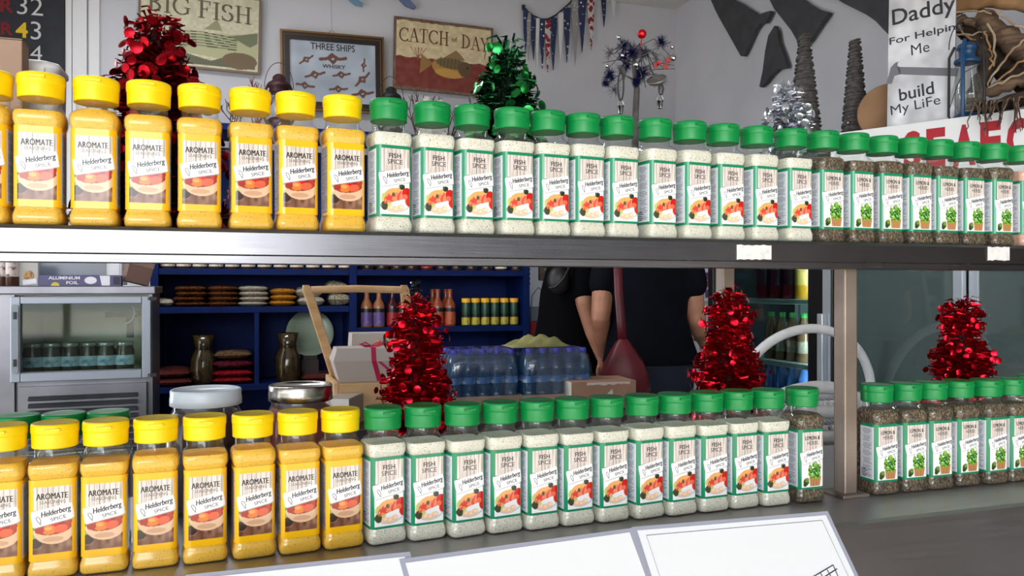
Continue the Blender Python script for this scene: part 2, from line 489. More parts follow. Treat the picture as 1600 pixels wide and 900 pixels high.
# folded tray: top sheet, front face and rolled lip, back face
pr = [(f1, h), (f0 + .004, h), (f0, h - .004), (f0 - .001, h - .027), (f0 + .003, h - .0285), (f0 + .003, h - .0362), (f0 + .006, h - .037), (f0 + .025, h - .037),
      (f0 + .025, h - .034), (f0 + .012, h - .030), (f0 + .012, h - .004), (f1 - .003, h - .004), (f1 - .003, h - .014), (f1, h - .014)]
mb.prism(pr, 0, 1)
s2 = MB(); s2.add([((-1.35 if v[1] == 0 else 2.45), v[0], v[2]) for v in mb.v], [tuple(reversed(f)) for f in mb.f])
s2.build('shelf_board', ST, shelf)
def post(px, off, w=.023):
    t, p = on_line(px, ROW + E * off)
    po = MB(); po.span((t - w / 2, off - w / 2, 0), (t + w / 2, off + w / 2, h - .0045))
    o = po.build('post', STD, shelf, bevel=.0025)
    fl = MB(); fl.box((t, off, .0025), (w + .022, w + .022, .005)); fl.build('post_foot', STD, o, bevel=.001)
post(1321, .0); post(1133, .225)
for t in (-1.0, ):
    for off in (0, .225):
        po = MB(); po.span((t - .0115, off - .0115, 0), (t + .0115, off + .0115, h - .0045)); po.build('post', STD, shelf, bevel=.0025)

# paper tape on the front edge of the shelf
tape = mat('tape_paper', (226, 224, 224), .6, noise=(90, (190, 188, 190), .5, .8))
for px0, px1, z0, z1, lab in ((1151, 1205, .0225, .0035, 'torn white tape label on the shelf edge below the fish spice jars'),
                              (1543, 1577, .0265, .007, 'small white tape label on the shelf edge below the herb jars at the right end')):
    ta, pa = on_line(px0, ROW + E * (f0 - .0015)); tb, pb = on_line(px1, ROW + E * (f0 - .0015))
    rg = random.Random(px0); n = 9
    w = tb - ta
    poly = [(w * i / n, SHELF_Z - .029 + z1 + rg.uniform(-.0008, .0008)) for i in range(n + 1)] + [(w * (n - i) / n, SHELF_Z - .029 + z0 + rg.uniform(-.001, .0006)) for i in range(n + 1)]
    mb = MB(); mb.prism([(x, z - SHELF_Z) for x, z in poly], -.0006, .0002)
    tag(mb.build('tape_label', tape, loc=(pa.x, pa.y, SHELF_Z), rot=(0, 0, RZ)), lab, 'label')

# menus in plastic sleeves lying on the sloped front
def slope_point(px, py, lift=.0):
    """point of the sloped sheet seen at a pixel, in counter coordinates (t along D, s down the slope)"""
    n = Vector((0, 0, 0)) + E * -math.sin(a) + Vector((0, 0, math.cos(a)))
    o = rowframe(0, fe, TOP_Z - .008) - Vector((0, 0, EYE))
    ray = Vector(((px - 800) / FPX, 1, -(py - 450) / FPX))
    k = o.dot(n) / ray.dot(n)
    p = ray * k - o
    dn = E * -math.cos(a) + Vector((0, 0, -math.sin(a)))
    return p.dot(D), p.dot(dn)
MSL = Matrix.Translation(rowframe(0, fe, TOP_Z - .008)) @ Matrix((( D.x, -E.x * math.cos(a), -E.x * math.sin(a), 0), (D.y, -E.y * math.cos(a), -E.y * math.sin(a), 0), (0, -math.sin(a), math.cos(a), 0), (0, 0, 0, 1)))
def menu(quad, lab, lift, border=None, extra=None, pm='menu_paper'):
    q = [slope_point(*p) for p in quad]
    cx = sum(p[0] for p in q) / 4; cy = sum(p[1] for p in q) / 4
    Ml = MSL @ Matrix.Translation((cx, cy, lift))
    o = thing('menu_sheet', lab, 'menu'); o.matrix_world = Ml
    l = [(p[0] - cx, p[1] - cy) for p in q]
    def quadbox(pts, z0, z1, name, m):
        mb = MB(); vs = [(x, y, z0) for x, y in pts] + [(x, y, z1) for x, y in pts]
        mb.add(vs, [(0, 1, 2, 3), (7, 6, 5, 4), (0, 4, 5, 1), (1, 5, 6, 2), (2, 6, 7, 3), (3, 7, 4, 0)])
        return mb.build(name, m, o)
    big = [(x * 1.0 + (.006 if x > 0 else -.006), y + (.005 if y > 0 else -.005)) for x, y in l]
    quadbox(big, 0, .0008, 'plastic_sleeve', mat('sleeve_plastic', (168, 172, 190), .25))
    quadbox(l, .0008, .0016, 'paper', mat(pm, (243, 247, 252), .35))
    if border:
        mb = MB()
        b = [(x * .93, y * .86) for x, y in l]
        mb.tube([(x, y, .0018) for x, y in b], .0004, 4, closed=True, smooth=False)
        mb.build('border_line', mat('print_grey', (96, 100, 110), .6), o)
        sk = MB(); rg = random.Random(4)
        px, py = l[2][0] * .86, l[2][1]
        for (qa, qb) in extra:
            A = slope_point(*qa); B = slope_point(*qb)
            sk.tube([(A[0] - cx, A[1] - cy, .0018), (B[0] - cx, B[1] - cy, .0018)], .0007, 4, smooth=False)
        sk.build('line_drawing', mat('print_dark', (60, 64, 78), .6), o)
    return o
def below(p, q, k): return (p[0] + (q[0] - p[0]) * k, p[1] + (q[1] - p[1]) * k)
menu([(300, 906), (632, 871), (672, 985), (335, 1020)], 'grey tinted sheet in a plastic sleeve at the left end of the sloped front', .0006, pm='menu_paper_grey')
mat('menu_paper_grey', (214, 222, 232), .35)
menu([(633, 882), (982, 834), (1024, 950), (668, 1000)], 'blank white menu sheet in the middle of the sloped front', .0024)
sk = [((1268, 903), (1300, 884)), ((1272, 912), (1306, 890)), ((1262, 910), (1302, 908)), ((1300, 884), (1312, 912)), ((1280, 896), (1290, 914)), ((1290, 890), (1302, 912))]
menu([(995, 830), (1289, 806), (1345, 925), (1034, 954)], 'white sleeved sheet with thin border line and drawing, right of the other sheets', .0006, True, sk)

# ---------------------------------------------------------------- spice jars
def rsq(hw, r, z, k=5):
    """rounded square ring"""
    pts = []
    for q, (cx, cy) in enumerate(((1, 1), (-1, 1), (-1, -1), (1, -1))):
        for i in range(k + 1):
            an = math.pi / 2 * (q + i / k)
            pts.append(((hw - r) * cx + r * math.cos(an), (hw - r) * cy + r * math.sin(an), z))
    return pts
JP = [(.0, .0196, .008), (.0012, .0220, .008), (.004, .0232, .008), (.010, .0234, .008), (.015, .0221, .0078), (.018, .0213, .0075),
      (.0995, .0213, .0075), (.1025, .0222, .008), (.106, .0232, .0085), (.112, .0234, .009), (.1155, .0227, .010), (.1185, .0208, .012), (.1205, .0196, .0155), (.1220, .0190, .0189), (.1325, .0190, .0189)]
shell = MB(); shell.loft([rsq(w, min(r, w - .0001), z) for z, w, r in JP], 0, True, True, True)
def fill_mesh(level, seed):
    rg = random.Random(seed); rings = []
    for z, w, r in JP:
        if z > level: break
        rings.append(rsq(w - .0011, max(.004, min(r, w) - .0011), max(z, .0014)))
    mb = MB()
    for (z0, w0, r0), (z1, w1, r1) in zip(JP[:-1], JP[1:]):
        if z0 <= level <= z1:
            k = (level - z0) / (z1 - z0); wl = w0 + (w1 - w0) * k - .0011; rl = r0 + (r1 - r0) * k - .0011
            rings.append(rsq(wl, min(rl, wl - .0001), level)); break
    return mb.loft(rings, 0, True, True, True)
cap_prof = [(.0200, .1310), (.0212, .1302), (.0213, .1315), (.0217, .1440), (.0216, .1446), (.0221, .1450), (.0223, .1460), (.0222, .1526), (.0216, .1543), (.0205, .1550), (.0198, .1547), (.006, .1546)]
capm = MB(); capm.lathe(cap_prof, 40, 0, True)
capm.box((0, -.0225, .1500), (.014, .0026, .0022))           # thumb tab of the flip lid

YCAP = mat('yellow_cap_plastic', (252, 216, 8), .38, spec=.4)
GCAP = mat('green_cap_plastic', (10, 136, 66), .36, spec=.4)
CLEAR = thin_glass('clear_plastic', (250, 252, 251), .052, .8, .045, dens=.03, densc=(214, 218, 214))
SP_ARO = grains('orange_seasoning', (250, 197, 44), [(0, (140, 96, 30)), (.03, (206, 150, 48)), (.06, (246, 186, 36))], vor=1300)
SP_FISH = grains('pale_fish_spice', (244, 240, 228), [(0, (120, 114, 96)), (.04, (168, 160, 140)), (.08, (222, 216, 200)), (.5, (236, 231, 217))], vor=1150)
SP_LEM = grains('dried_herbs', (150, 128, 92), [(0, (38, 30, 22)), (.35, (70, 56, 42)), (.7, (104, 84, 62)), (.9, (136, 116, 84))], vor=620, stretch=(1, 1, .55))
SP_PINK = grains('pink_salt', (232, 184, 164), [(0, (200, 140, 120)), (.3, (222, 168, 148))], vor=1100)
SP_OLIVE = grains('olive_mix', (170, 160, 110), [(0, (80, 76, 44)), (.3, (140, 130, 84))], vor=800)
PRINT = mat('printed_label', (255, 255, 255), .16, attr=True, spec=.5)

# label path round the jar: u = 0 in the middle of the front, lengths in mm
LHW, LRC = 21.65, 7.5
def label_pos(u, v, lift=0.0):
    fl = LHW - LRC; arc = math.pi / 2 * LRC
    sgn = 1 if u >= 0 else -1; q = abs(u); hw = LHW + lift
    if q <= fl: x, y = q, -hw
    elif q <= fl + arc:
        an = (q - fl) / LRC; x = fl + (LRC + lift) * math.sin(an); y = -fl - (LRC + lift) * math.cos(an)
    else: x, y = hw, -fl + (q - fl - arc)
    return (sgn * x / 1000, y / 1000, v / 1000)
V0, V1 = 18.8, 100.2
def wood(r, u0, u1, v0, v1, seed, tone=(222, 211, 205)):
    r.rect(u0, u1, v0, v1, tone)
    m = (r.U >= u0) & (r.U <= u1) & (r.V >= v0) & (r.V <= v1)
    r.noise(4, 150, 26, seed, m); r.noise(9, 60, 20, seed + 1, m)
    k = u0 + 3
    rg = random.Random(seed)
    while k < u1:
        r.rect(k, k + .6, v0, v1, (110, 96, 90), .7); k += rg.uniform(3.4, 5.2)
def rrect_mask(r, cu, cv, a, b, rot, rad=1.6):
    cs, sn = math.cos(rot), math.sin(rot); x, y = r.U - cu, r.V - cv
    X = np.abs(x * cs + y * sn) - (a - rad); Y = np.abs(-x * sn + y * cs) - (b - rad)
    return np.hypot(np.maximum(X, 0), np.maximum(Y, 0)) + np.minimum(np.maximum(X, Y), 0) < rad
TR = R(11)
def make_label(kind):
    r = Raster(-48, 48, V0, V1, .5, (236, 238, 242))
    border = {'fish': (26, 136, 96), 'aroma': (250, 190, 20), 'lemon': (26, 136, 96), 'salt': (26, 136, 96)}[kind]
    fw = 18.8
    r.rect(-48, 48, V1 - 4, V1, border); r.rect(-48, 48, V0, V0 + 3.0, border)
    # side panels with lines of small print
    if kind == 'aroma':
        r.rect(-48, -fw - 4, V0 + 3, V1 - 4, (150, 136, 128)); r.noise(60, 4, 18, 3, (r.U < -fw - 4))
    else:
        r.rect(-48, -fw - 3, V0 + 3, V1 - 4, (222, 226, 234))
        rg = random.Random(9)
        v = V1 - 8
        while v > V0 + 6:
            r.rect(-44 + rg.uniform(0, 3), -27 + rg.uniform(-4, 1), v, v + .9, (120, 124, 134), .8); v -= 2.1
        for k in range(5): r.rect(-46, -38 + k % 2 * 3, V0 + 5 + k * 2.6, V0 + 6.4 + k * 2.6, (90, 92, 100), .9)
    r.rect(fw + 3, 48, V0 + 3, V1 - 4, (224, 226, 232))
    v = V1 - 8
    while v > V0 + 6: r.rect(26, 44, v, v + .9, (130, 132, 142), .8); v -= 2.1
    edge = (r.U > -fw - 4) & (r.U < fw + 4); r.put(edge & (r.V > V0) & (r.V < V1), border)
    top, mid = V1 - (7 if kind == 'aroma' else 3.5), 70
    lo = V0 + (7.0 if kind == 'aroma' else 2.6)
    wood(r, -fw + 2.5, fw - 1, mid, top, 5)
    pic = (r.U > -fw + 1.5) & (r.U < fw - 1) & (r.V > lo) & (r.V < mid - 8 + (r.U + 20) * .16)
    r.put(pic, (250, 250, 250))
    rg = np.random.RandomState(3)
    if kind == 'fish' or kind == 'salt':
        E_ = lambda u, v, a_, b_, c, rot=0, k=1.0: r.ell(u * .86, v, a_ * .86, b_, c, rot, k, pic)
        E_(3, 37, 22, 13.5, (206, 208, 214), .2); E_(3, 37.6, 20.5, 12.2, (242, 242, 246), .2)
        E_(-12, 38, 7, 8, (196, 206, 120), .5); E_(-15, 31, 5, 5, (70, 76, 52), .3)
        for (u, v, a_, b_, rt) in ((-4, 46, 11, 5, .35), (6, 47, 10, 5.5, .15), (13, 45, 8, 5, 0)):
            E_(u, v, a_, b_, (244, 176, 104) if kind == 'fish' else (234, 200, 130), rt)
        for k in range(7):
            E_(-11 + k * 4.4, 39 + k * 1.0, 3.6, 6.2, ((232, 92, 68), (244, 138, 104))[k % 2], -.5)
            r.line([(-12 + k * 4.4, 36 + k), (-9 + k * 4.4, 44 + k)], 1.0, (252, 206, 176), .8)
        E_(17, 46, 7, 6.5, (206, 30, 26), .3); E_(20, 38, 6, 7, (214, 48, 36), 0); E_(14, 42, 4, 3, (236, 110, 84))
        E_(-8, 40, 5, 3, (226, 78, 60), .2)
        for u, v in ((-6, 28.5), (1, 27.5), (8, 29.5)): E_(u, v, 5, 3.4, (246, 202, 164), .2); E_(u + 1, v + .6, 3, 1.7, (252, 226, 200), .2)
        E_(10, 53, 4, 3, (44, 52, 44), .3); E_(7.5, 54.2, 2, 1.6, (60, 72, 50)); E_(-2, 44, 2.2, 2.6, (96, 92, 40))
    elif kind == 'aroma':
        E_ = lambda u, v, a_, b_, c, rot=0, k=1.0: r.ell(u * .86, v, a_ * .86, b_, c, rot, k, pic)
        bottom = pic & (r.V < 46); r.put(bottom, (132, 92, 72)); r.noise(16, 26, 34, 8, bottom)
        E_(-18, 52, 6, 8, (96, 130, 40)); E_(-17, 44, 5, 7, (146, 160, 60)); E_(-17, 37, 7, 5, (60, 44, 36))
        # bowl
        bowl = pic & (((r.U - 2) / 19) ** 2 + ((r.V - 50) / 15) ** 2 < 1) & (r.V < 52 + r.U * .12)
        r.put(bowl, (226, 188, 154)); E_(1, 40, 11, 2.6, (206, 160, 126)); E_(2, 51, 18.4, 6.6, (150, 62, 46), .1)
        E_(-9, 55, 7, 5, (128, 34, 26)); E_(-8, 57, 4.5, 3, (232, 196, 160), .3); E_(2, 57, 6, 6.5, (200, 26, 24))
        E_(11, 58, 4, 8, (148, 44, 36), -.2); E_(16, 54, 4, 7, (176, 60, 44), -.4); E_(-3, 49.5, 7.5, 4.6, (238, 124, 48))
        E_(9, 50, 7, 4, (224, 96, 60), .2); E_(-13, 50, 5, 3.6, (170, 52, 38)); E_(-4, 51, 4, 1.8, (248, 164, 90))
        for k in range(4): r.line([(-16 + k * 3, 60 - k * .5), (-10 + k * 3, 58.5)], .8, (70, 40, 36))
    elif kind == 'lemon':
        E_ = lambda u, v, a_, b_, c, rot=0, k=1.0: r.ell(u * .86, v, a_ * .86, b_, c, rot, k, pic)
        E_(-12, 29, 5.5, 5, (70, 96, 36)); E_(-10, 31.5, 3.6, 3, (120, 150, 62)); E_(-14, 25.5, 3.6, 3, (52, 76, 30))
        r.poly([(-5.5, 36), (14.5, 36), (12, 22.5), (-3, 22.5)], (196, 142, 92))
        for k in range(7): r.rect(-4.4 + k * 2.7, -3.8 + k * 2.7, 22.6, 35.5, (140, 92, 54), .8)
        r.line([(4 + 10 * math.cos(t), 44 + 17 * math.sin(t)) for t in np.linspace(.1, math.pi - .1, 14)], 1.0, (150, 122, 74))
        for k in range(130):
            an = rg.uniform(0, 2 * math.pi); q = math.sqrt(rg.rand()); u, v = 4 + 12 * q * math.cos(an), 43 + 10.5 * q * math.sin(an)
            c = np.array([(62, 128, 34), (96, 164, 46), (36, 92, 28), (130, 190, 64)][rg.randint(4)])
            E_(u, v, rg.uniform(1.1, 2.3), rg.uniform(.9, 1.8), c, rg.uniform(0, 3))
        E_(6, 52, 4, 5, (120, 176, 60), .4, .8)
    # hang tag across the middle
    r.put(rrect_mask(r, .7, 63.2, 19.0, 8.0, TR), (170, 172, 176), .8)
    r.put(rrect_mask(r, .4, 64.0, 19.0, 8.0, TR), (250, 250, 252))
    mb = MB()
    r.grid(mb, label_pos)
    def T(body, u, v, w=None, hgt=None, rot=0, col=(50, 46, 46), bold=0, shear=0):
        vs, fs = text_polys(body, w, hgt, bold, shear=shear)
        c, s_ = math.cos(rot), math.sin(rot)
        mb.add([label_pos(u + x * c - y * s_, v + x * s_ + y * c, .12) for x, y in vs], fs)
        pad_cols(mb, col)
    if kind == 'aroma':
        [T('AROMATE', q_, 83.5, 28, 6.2) for q_ in (-.25, .25)]; T('SEASONING', .5, 77.6, 23, 3.4, col=(80, 74, 72))
    elif kind == 'fish':
        T('FISH', 0, 88.4, 14.5, 5.6, bold=.015); T('SPICE', 0, 81.6, 18, 5.4, col=(66, 60, 58), bold=.01)
    elif kind == 'lemon':
        [T('LEMON &', q_, 88.4, 24, 5.4) for q_ in (-.2, .2)]; T('HERBS', 0, 81.6, 18, 5.2, col=(66, 60, 58), bold=.01)
    cs, sn = math.cos(TR), math.sin(TR)
    def tagp(x, y): return .4 + x * cs - y * sn, 64 + x * sn + y * cs
    u, v = tagp(3.6, 2.2); [T('Helderberg', u + q_, v, 27, 7.4, TR, (40, 42, 58), .004, .25) for q_ in (-.2, .2)]
    u, v = tagp(4.5, -4.0); T('SPICE', u, v, 14, 3.6, TR, (60, 62, 78), .01)
    # looped pen flourish before the name
    pts = []
    for k in range(31):
        t = k / 30; an = -1.2 + 7.2 * t
        pts.append(tagp(-13.0 + 2.0 * math.cos(an) * (1 - .3 * t), -2.2 + 4.6 * math.sin(an * .75)))
    for (ua, va), (ub, vb) in zip(pts[:-1], pts[1:]):
        dx, dy = ub - ua, vb - va; L = math.hypot(dx, dy) or 1; nx, ny = -dy / L * .3, dx / L * .3
        mb.add([label_pos(ua + nx, va + ny, .12), label_pos(ua - nx, va - ny, .12), label_pos(ub - nx, vb - ny, .12), label_pos(ub + nx, vb + ny, .12)], [(0, 1, 2, 3)])
    pad_cols(mb, (60, 62, 78))
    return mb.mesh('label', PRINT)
LAB = {k: make_label(k) for k in ('fish', 'aroma', 'lemon', 'salt')}
SHELL = shell.mesh('bottle', CLEAR); CAP_Y = capm.mesh('cap', YCAP); CAP_G = capm.mesh('cap', GCAP)
CONT = {}
def contents(kind, level):
    key = (kind, round(level, 4))
    if key not in CONT:
        CONT[key] = fill_mesh(level, 1).mesh('contents', {'aroma': SP_ARO, 'fish': SP_FISH, 'lemon': SP_LEM, 'salt': SP_PINK, 'olive': SP_OLIVE}[kind])
    return CONT[key]
def ob(name, me, parent):
    o = bpy.data.objects.new(name, me); COL.objects.link(o); o.parent = parent
    return o
def jar(kind, loc, rz, level, label, group, cap=None, lab=True):
    t = thing('spice_jar', label, 'jar', loc, rz, group)
    ob('bottle', SHELL, t); ob('contents', contents(kind, level), t)
    ob('cap', CAP_Y if kind == 'aroma' else CAP_G, t)
    if lab: ob('label', LAB[{'olive': 'fish'}.get(kind, kind)], t)
    return t
ORD = ['first', 'second', 'third', 'fourth', 'fifth', 'sixth', 'seventh', 'eighth', 'ninth', 'tenth', 'eleventh', 'twelfth', 'thirteenth', 'fourteenth']
rg = random.Random(7)
PITCH = .0474
def jars(kind, pxs, z, words, group, yaw0, yaw1, levels, off=0):
    ts = [on_line(q, ROW + E * off)[0] for q in pxs]
    for _ in range(60):
        for i in range(len(ts) - 1):
            g = PITCH - (ts[i + 1] - ts[i])
            if g > 0: ts[i] -= g / 2; ts[i + 1] += g / 2
    for i, px in enumerate(pxs):
        p = rowframe(ts[i], off + rg.uniform(-.002, .002), z)
        k = i / max(1, len(pxs) - 1)
        jar(kind, p, RZ + R(yaw0 + (yaw1 - yaw0) * k + rg.uniform(-1.5, 1.5)), rg.choice(levels), words % ORD[i], group)
UA = [-18, 65, 151, 233, 312, 391, 462, 535]
UF = [607, 675, 737, 800, 856, 910, 964, 1023, 1077, 1130, 1182, 1235]
UL = [1284, 1331, 1379, 1422, 1464, 1507, 1548]
LA = [5, 87, 165, 244, 320, 395, 465, 532]
LF = [600, 662, 722, 780, 837, 893, 948, 1003, 1053, 1104, 1152, 1199]
LL2 = [1370, 1415, 1455, 1498, 1539, 1577]
jars('aroma', UA, SHELF_Z, 'yellow-capped orange seasoning jar on the upper shelf, %s from the left', 'orange seasoning jars on the upper shelf', 0, 8, [.116, .118, .1215])
jars('fish', UF, SHELF_Z, 'green-capped fish spice jar on the upper shelf, %s from the yellow caps', 'fish spice jars on the upper shelf', 9, 5, [.1135, .115, .116])
jars('lemon', UL, SHELF_Z, 'dark dried herb jar on the upper shelf, %s from the fish spice', 'lemon and herb jars on the upper shelf', 4, 2, [.115, .118])
jar('salt', row(1592, SHELF_Z), RZ + R(3), .115, 'green-capped jar of pink salt at the right end of the upper shelf', None)
jars('aroma', LA, TOP_Z, 'yellow-capped orange seasoning jar on the lower counter, %s from the left', 'orange seasoning jars on the counter', 2, 9, [.1135, .115, .118])
jars('fish', LF, TOP_Z, 'green-capped fish spice jar on the lower counter, %s from the yellow caps', 'fish spice jars on the counter', 10, 5, [.1135, .115])
jar('lemon', row(1253, TOP_Z), RZ + R(1), .120, 'single jar of dark dried herbs on the counter just left of the steel post', None)
jars('lemon', LL2, TOP_Z, 'dark dried herb jar on the counter, %s right of the steel post', 'lemon and herb jars right of the post', 0, 2, [.118, .120])
jar('olive', row(1612, TOP_Z, .02), RZ, .118, 'jar of pale olive mix cut by the right edge on the counter', None)
for i, px in enumerate((27, 100, 170)):
    p = row(px, TOP_Z, .066)
    jar('lemon', p, RZ + R(4), .104, 'green-capped jar behind the yellow caps on the counter, %s from the left' % ORD[i], 'green-capped jars behind the yellow caps')

# ---------------------------------------------------------------- tinsel trees and other things standing behind the jars
def foil(name, col, rough=.24, metal=.9): return mat(name, col, rough, metal)
def tinsel_tree(name, label, cat, loc, h, rb, rt, seed, m_tin, m_disc, n=2600, nd=150, tilt=0, disc=.0055, group=None, big=True):
    rg = random.Random(seed)
    t = thing(name, label, cat, loc, rg.uniform(0, 6), group)
    def rad(z):
        k = 1 - z / h
        return (rt + (rb - rt) * k ** .85) * (1 + .13 * math.sin(k * 21 + seed))
    core = MB()
    core.lathe([(rb * .3, .012), (rb * .28, h * .2), (rt * .3 + rb * .08, h * .75), (.003, h * .97)], 12, 0)
    core.lathe([(.028, 0), (.030, .004), (.024, .014), (.008, .016)], 16, 1)
    core.build('stem', [mat(m_tin.name + '_core', (40, 6, 10) if 'red' in m_tin.name else (14, 30, 20) if 'green' in m_tin.name else (70, 72, 78), .8), mat('tree_base', (40, 34, 30), .6)], t)
    tin = MB()
    for i in range(n):
        k = rg.random() ** .62                      # more strips low down
        z = h * (1 - k) * .97 + .008
        R_ = rad(z); an = rg.uniform(0, 2 * math.pi)
        r0, r1 = R_ * rg.uniform(.2, .5), R_ * rg.uniform(.66, .98)
        w = rg.uniform(.0010, .0032); up = rg.uniform(-.014, .018); tw = rg.uniform(-1.4, 1.4)
        d = Vector((math.cos(an), math.sin(an), 0)); s_ = Vector((-math.sin(an), math.cos(an), 0))
        A = d * r0 + Vector((0, 0, z)); B_ = d * (r0 + r1) / 2 + s_ * rg.uniform(-.004, .004) + Vector((0, 0, z + up * .8)); C_ = d * r1 + s_ * rg.uniform(-.016, .016) + Vector((0, 0, z + up * .6))
        q1 = s_ * math.cos(tw) * w + Vector((0, 0, math.sin(tw) * w)); q2 = s_ * math.cos(tw + .9) * w + Vector((0, 0, math.sin(tw + .9) * w))
        A.z = max(A.z, .003); B_.z = max(B_.z, .003); C_.z = max(C_.z, .003)
        tin.add([A - q1, A + q1, B_ + q2, B_ - q2, C_ + q1 * .6, C_ - q1 * .6], [(0, 1, 2, 3), (3, 2, 4, 5)])
    dm = tin
    for i in range(int(nd * 1.7)):
        k = rg.random() ** .7; z = max(h * (1 - k) * .98, .008)
        R_ = rad(z) * rg.uniform(.85, 1.12); an = rg.uniform(0, 2 * math.pi)
        c = Vector((R_ * math.cos(an), R_ * math.sin(an), z))
        nrm_ = Vector((math.cos(an), math.sin(an), rg.uniform(-.3, .6))) + Vector((rg.gauss(0, .5), rg.gauss(0, .5), rg.gauss(0, .4)))
        q = nrm_.to_track_quat('Z', 'Y').to_matrix()
        r = disc * rg.uniform(.75, 1.15)
        if c.z < r: c.z = r
        ring = [q @ Vector((r * math.cos(a_), r * math.sin(a_), 0)) + c for a_ in (2 * math.pi * j / 10 for j in range(10))]
        mid = q @ Vector((0, 0, r * .25)) + c
        dm.add(ring + [mid], [(j, (j + 1) % 10, 10) for j in range(10)], 1, True)
    tin.build('tinsel', [m_tin, m_disc], t)
    # upright tuft on the tip
    tf = MB()
    for i in range(60):
        an = rg.uniform(0, 6.28); l = rg.uniform(.008, .018); sp = rg.uniform(.1, .75)
        a0 = Vector((0, 0, h * .95)); b0 = a0 + Vector((math.cos(an) * sp * l, math.sin(an) * sp * l, l)); w = Vector((-math.sin(an), math.cos(an), 0)) * .0008
        tf.add([a0 - w, a0 + w, b0 + w * .5, b0 - w * .5], [(0, 1, 2, 3)])
    tf.build('tip_tuft', m_tin, t)
    return t
RT = foil('red_tinsel', (176, 8, 26), .26); RDSC = foil('red_sequin', (206, 16, 40), .2)
RTD = foil('dark_red_tinsel', (128, 4, 18), .28); RDD = foil('dark_red_sequin', (164, 10, 28), .22)
GT = foil('green_tinsel', (26, 74, 44), .26); GDSC = foil('green_sequin', (40, 140, 66), .2)
SVT = foil('silver_tinsel', (196, 200, 210), .25); SDSC = foil('silver_sequin', (214, 218, 226), .2)
G_TREE = 'red tinsel trees'
tinsel_tree('tinsel_tree', 'dark red tinsel tree on the upper shelf behind the yellow-capped jars', 'christmas tree', row(245, SHELF_Z, .115), .262, .094, .026, 1, RTD, RDD, nd=190, n=3200, disc=.0068)
tinsel_tree('tinsel_tree', 'green tinsel tree with shiny discs on the upper shelf behind the fish spice jars', 'christmas tree', row(790, SHELF_Z, .115), .276, .086, .022, 2, GT, GDSC, n=3000, disc=.0075)
tinsel_tree('tinsel_tree', 'silver tinsel tree on the upper shelf in front of the twine cone', 'christmas tree', row(1231, SHELF_Z, .13), .258, .080, .018, 3, SVT, SDSC, n=3000, disc=.0062)
tinsel_tree('tinsel_tree', 'bright red tinsel tree on the counter in front of the wooden handled tray', 'christmas tree', row(651, TOP_Z, .19), .280, .070, .026, 4, RT, RDSC, n=3200, nd=190)
tinsel_tree('tinsel_tree', 'bright red tinsel tree on the counter beside the person in black', 'christmas tree', row(1138, TOP_Z, .16), .292, .082, .022, 5, RT, RDSC, n=3200, nd=190)
tinsel_tree('tinsel_tree', 'dark red tinsel tree on the counter behind the right-hand herb jars', 'christmas tree', row(1503, TOP_Z, .155), .272, .080, .026, 6, RT, RDSC, n=3000, nd=170)

# two big preserve jars on the counter
def preserve(px, off, fillm, lidm, lab, rr, lid_top):
    p = row(px, TOP_Z, off)
    t = thing('preserve_jar', lab, 'jar', p, RZ)
    H = lid_top
    MB().lathe([(rr * .8, 0), (rr * .94, .003), (rr, .012), (rr, H - .055), (rr * .93, H - .036), (rr * .82, H - .026), (rr * .82, H - .008)], 32).build('glass_jar', CLEAR, t)
    MB().lathe([(rr * .78, .003), (rr * .97, .013), (rr * .97, H - .055), (rr * .9, H - .037), (rr * .79, H - .029)], 32).build('preserve', fillm, t)
    MB().lathe([(rr * .86, H - .021), (rr * .90, H - .020), (rr * .90, H - .012), (rr * .885, H - .008), (rr * .89, H - .0015), (rr * .86, H), (rr * .80, H - .001), (rr * .78, H - .003), (.004, H - .003)], 40).build('lid', lidm, t)
preserve(322, .20, mat('dark_jam', (46, 8, 16), .3, noise=(40, (66, 12, 22), .4, .6)), mat('white_lid', (216, 226, 236), .3), 'big jar of dark jam with white lid behind the yellow-capped jars', .050, .160)
preserve(470, .16, mat('red_jam', (120, 30, 24), .35, noise=(60, (160, 60, 44), .4, .65)), mat('silver_lid', (206, 200, 192), .22, 1), 'big jar of reddish preserve with silver lid behind the yellow-capped jars', .046, .166)

# cardboard box and white tub behind the first yellow caps
cbm = mat('brown_cardboard', (168, 142, 124), .8, noise=(9, (154, 128, 112), .4, .6))
t = thing('cardboard_box', 'plain brown cardboard box on the upper shelf at the left edge', 'box', row(-62, SHELF_Z, .155), RZ)
mb = MB(); mb.span((-.075, -.05, 0), (.075, -.02, .219)); mb.build('carton', cbm, t, bevel=.001)
MB().box((0, -.0508, .1085), (.001, .001, .215)).build('carton_seam', mat('cardboard_dark', (120, 98, 84), .85), t)
MB().span((-.075, -.05, .2195), (-.002, -.02, .2205)).build('flap', cbm, t); MB().span((.002, -.05, .2195), (.075, -.02, .2205)).build('flap', cbm, t)
t = thing('plastic_tub', 'white plastic tub behind the first yellow-capped jar on the upper shelf', 'tub', row(57, SHELF_Z, .17), RZ)
whp = mat('white_plastic', (226, 228, 230), .4)
mb = MB(); mb.loft([rsq(w, .012, z) for z, w in ((0, .024), (.004, .026), (.195, .029), (.197, .031), (.202, .031), (.206, .028), (.210, .018))], 0); mb.build('tub_body', whp, t)
MB().box((0, -.031, .196), (.03, .003, .006)).build('lid_tab', whp, t)

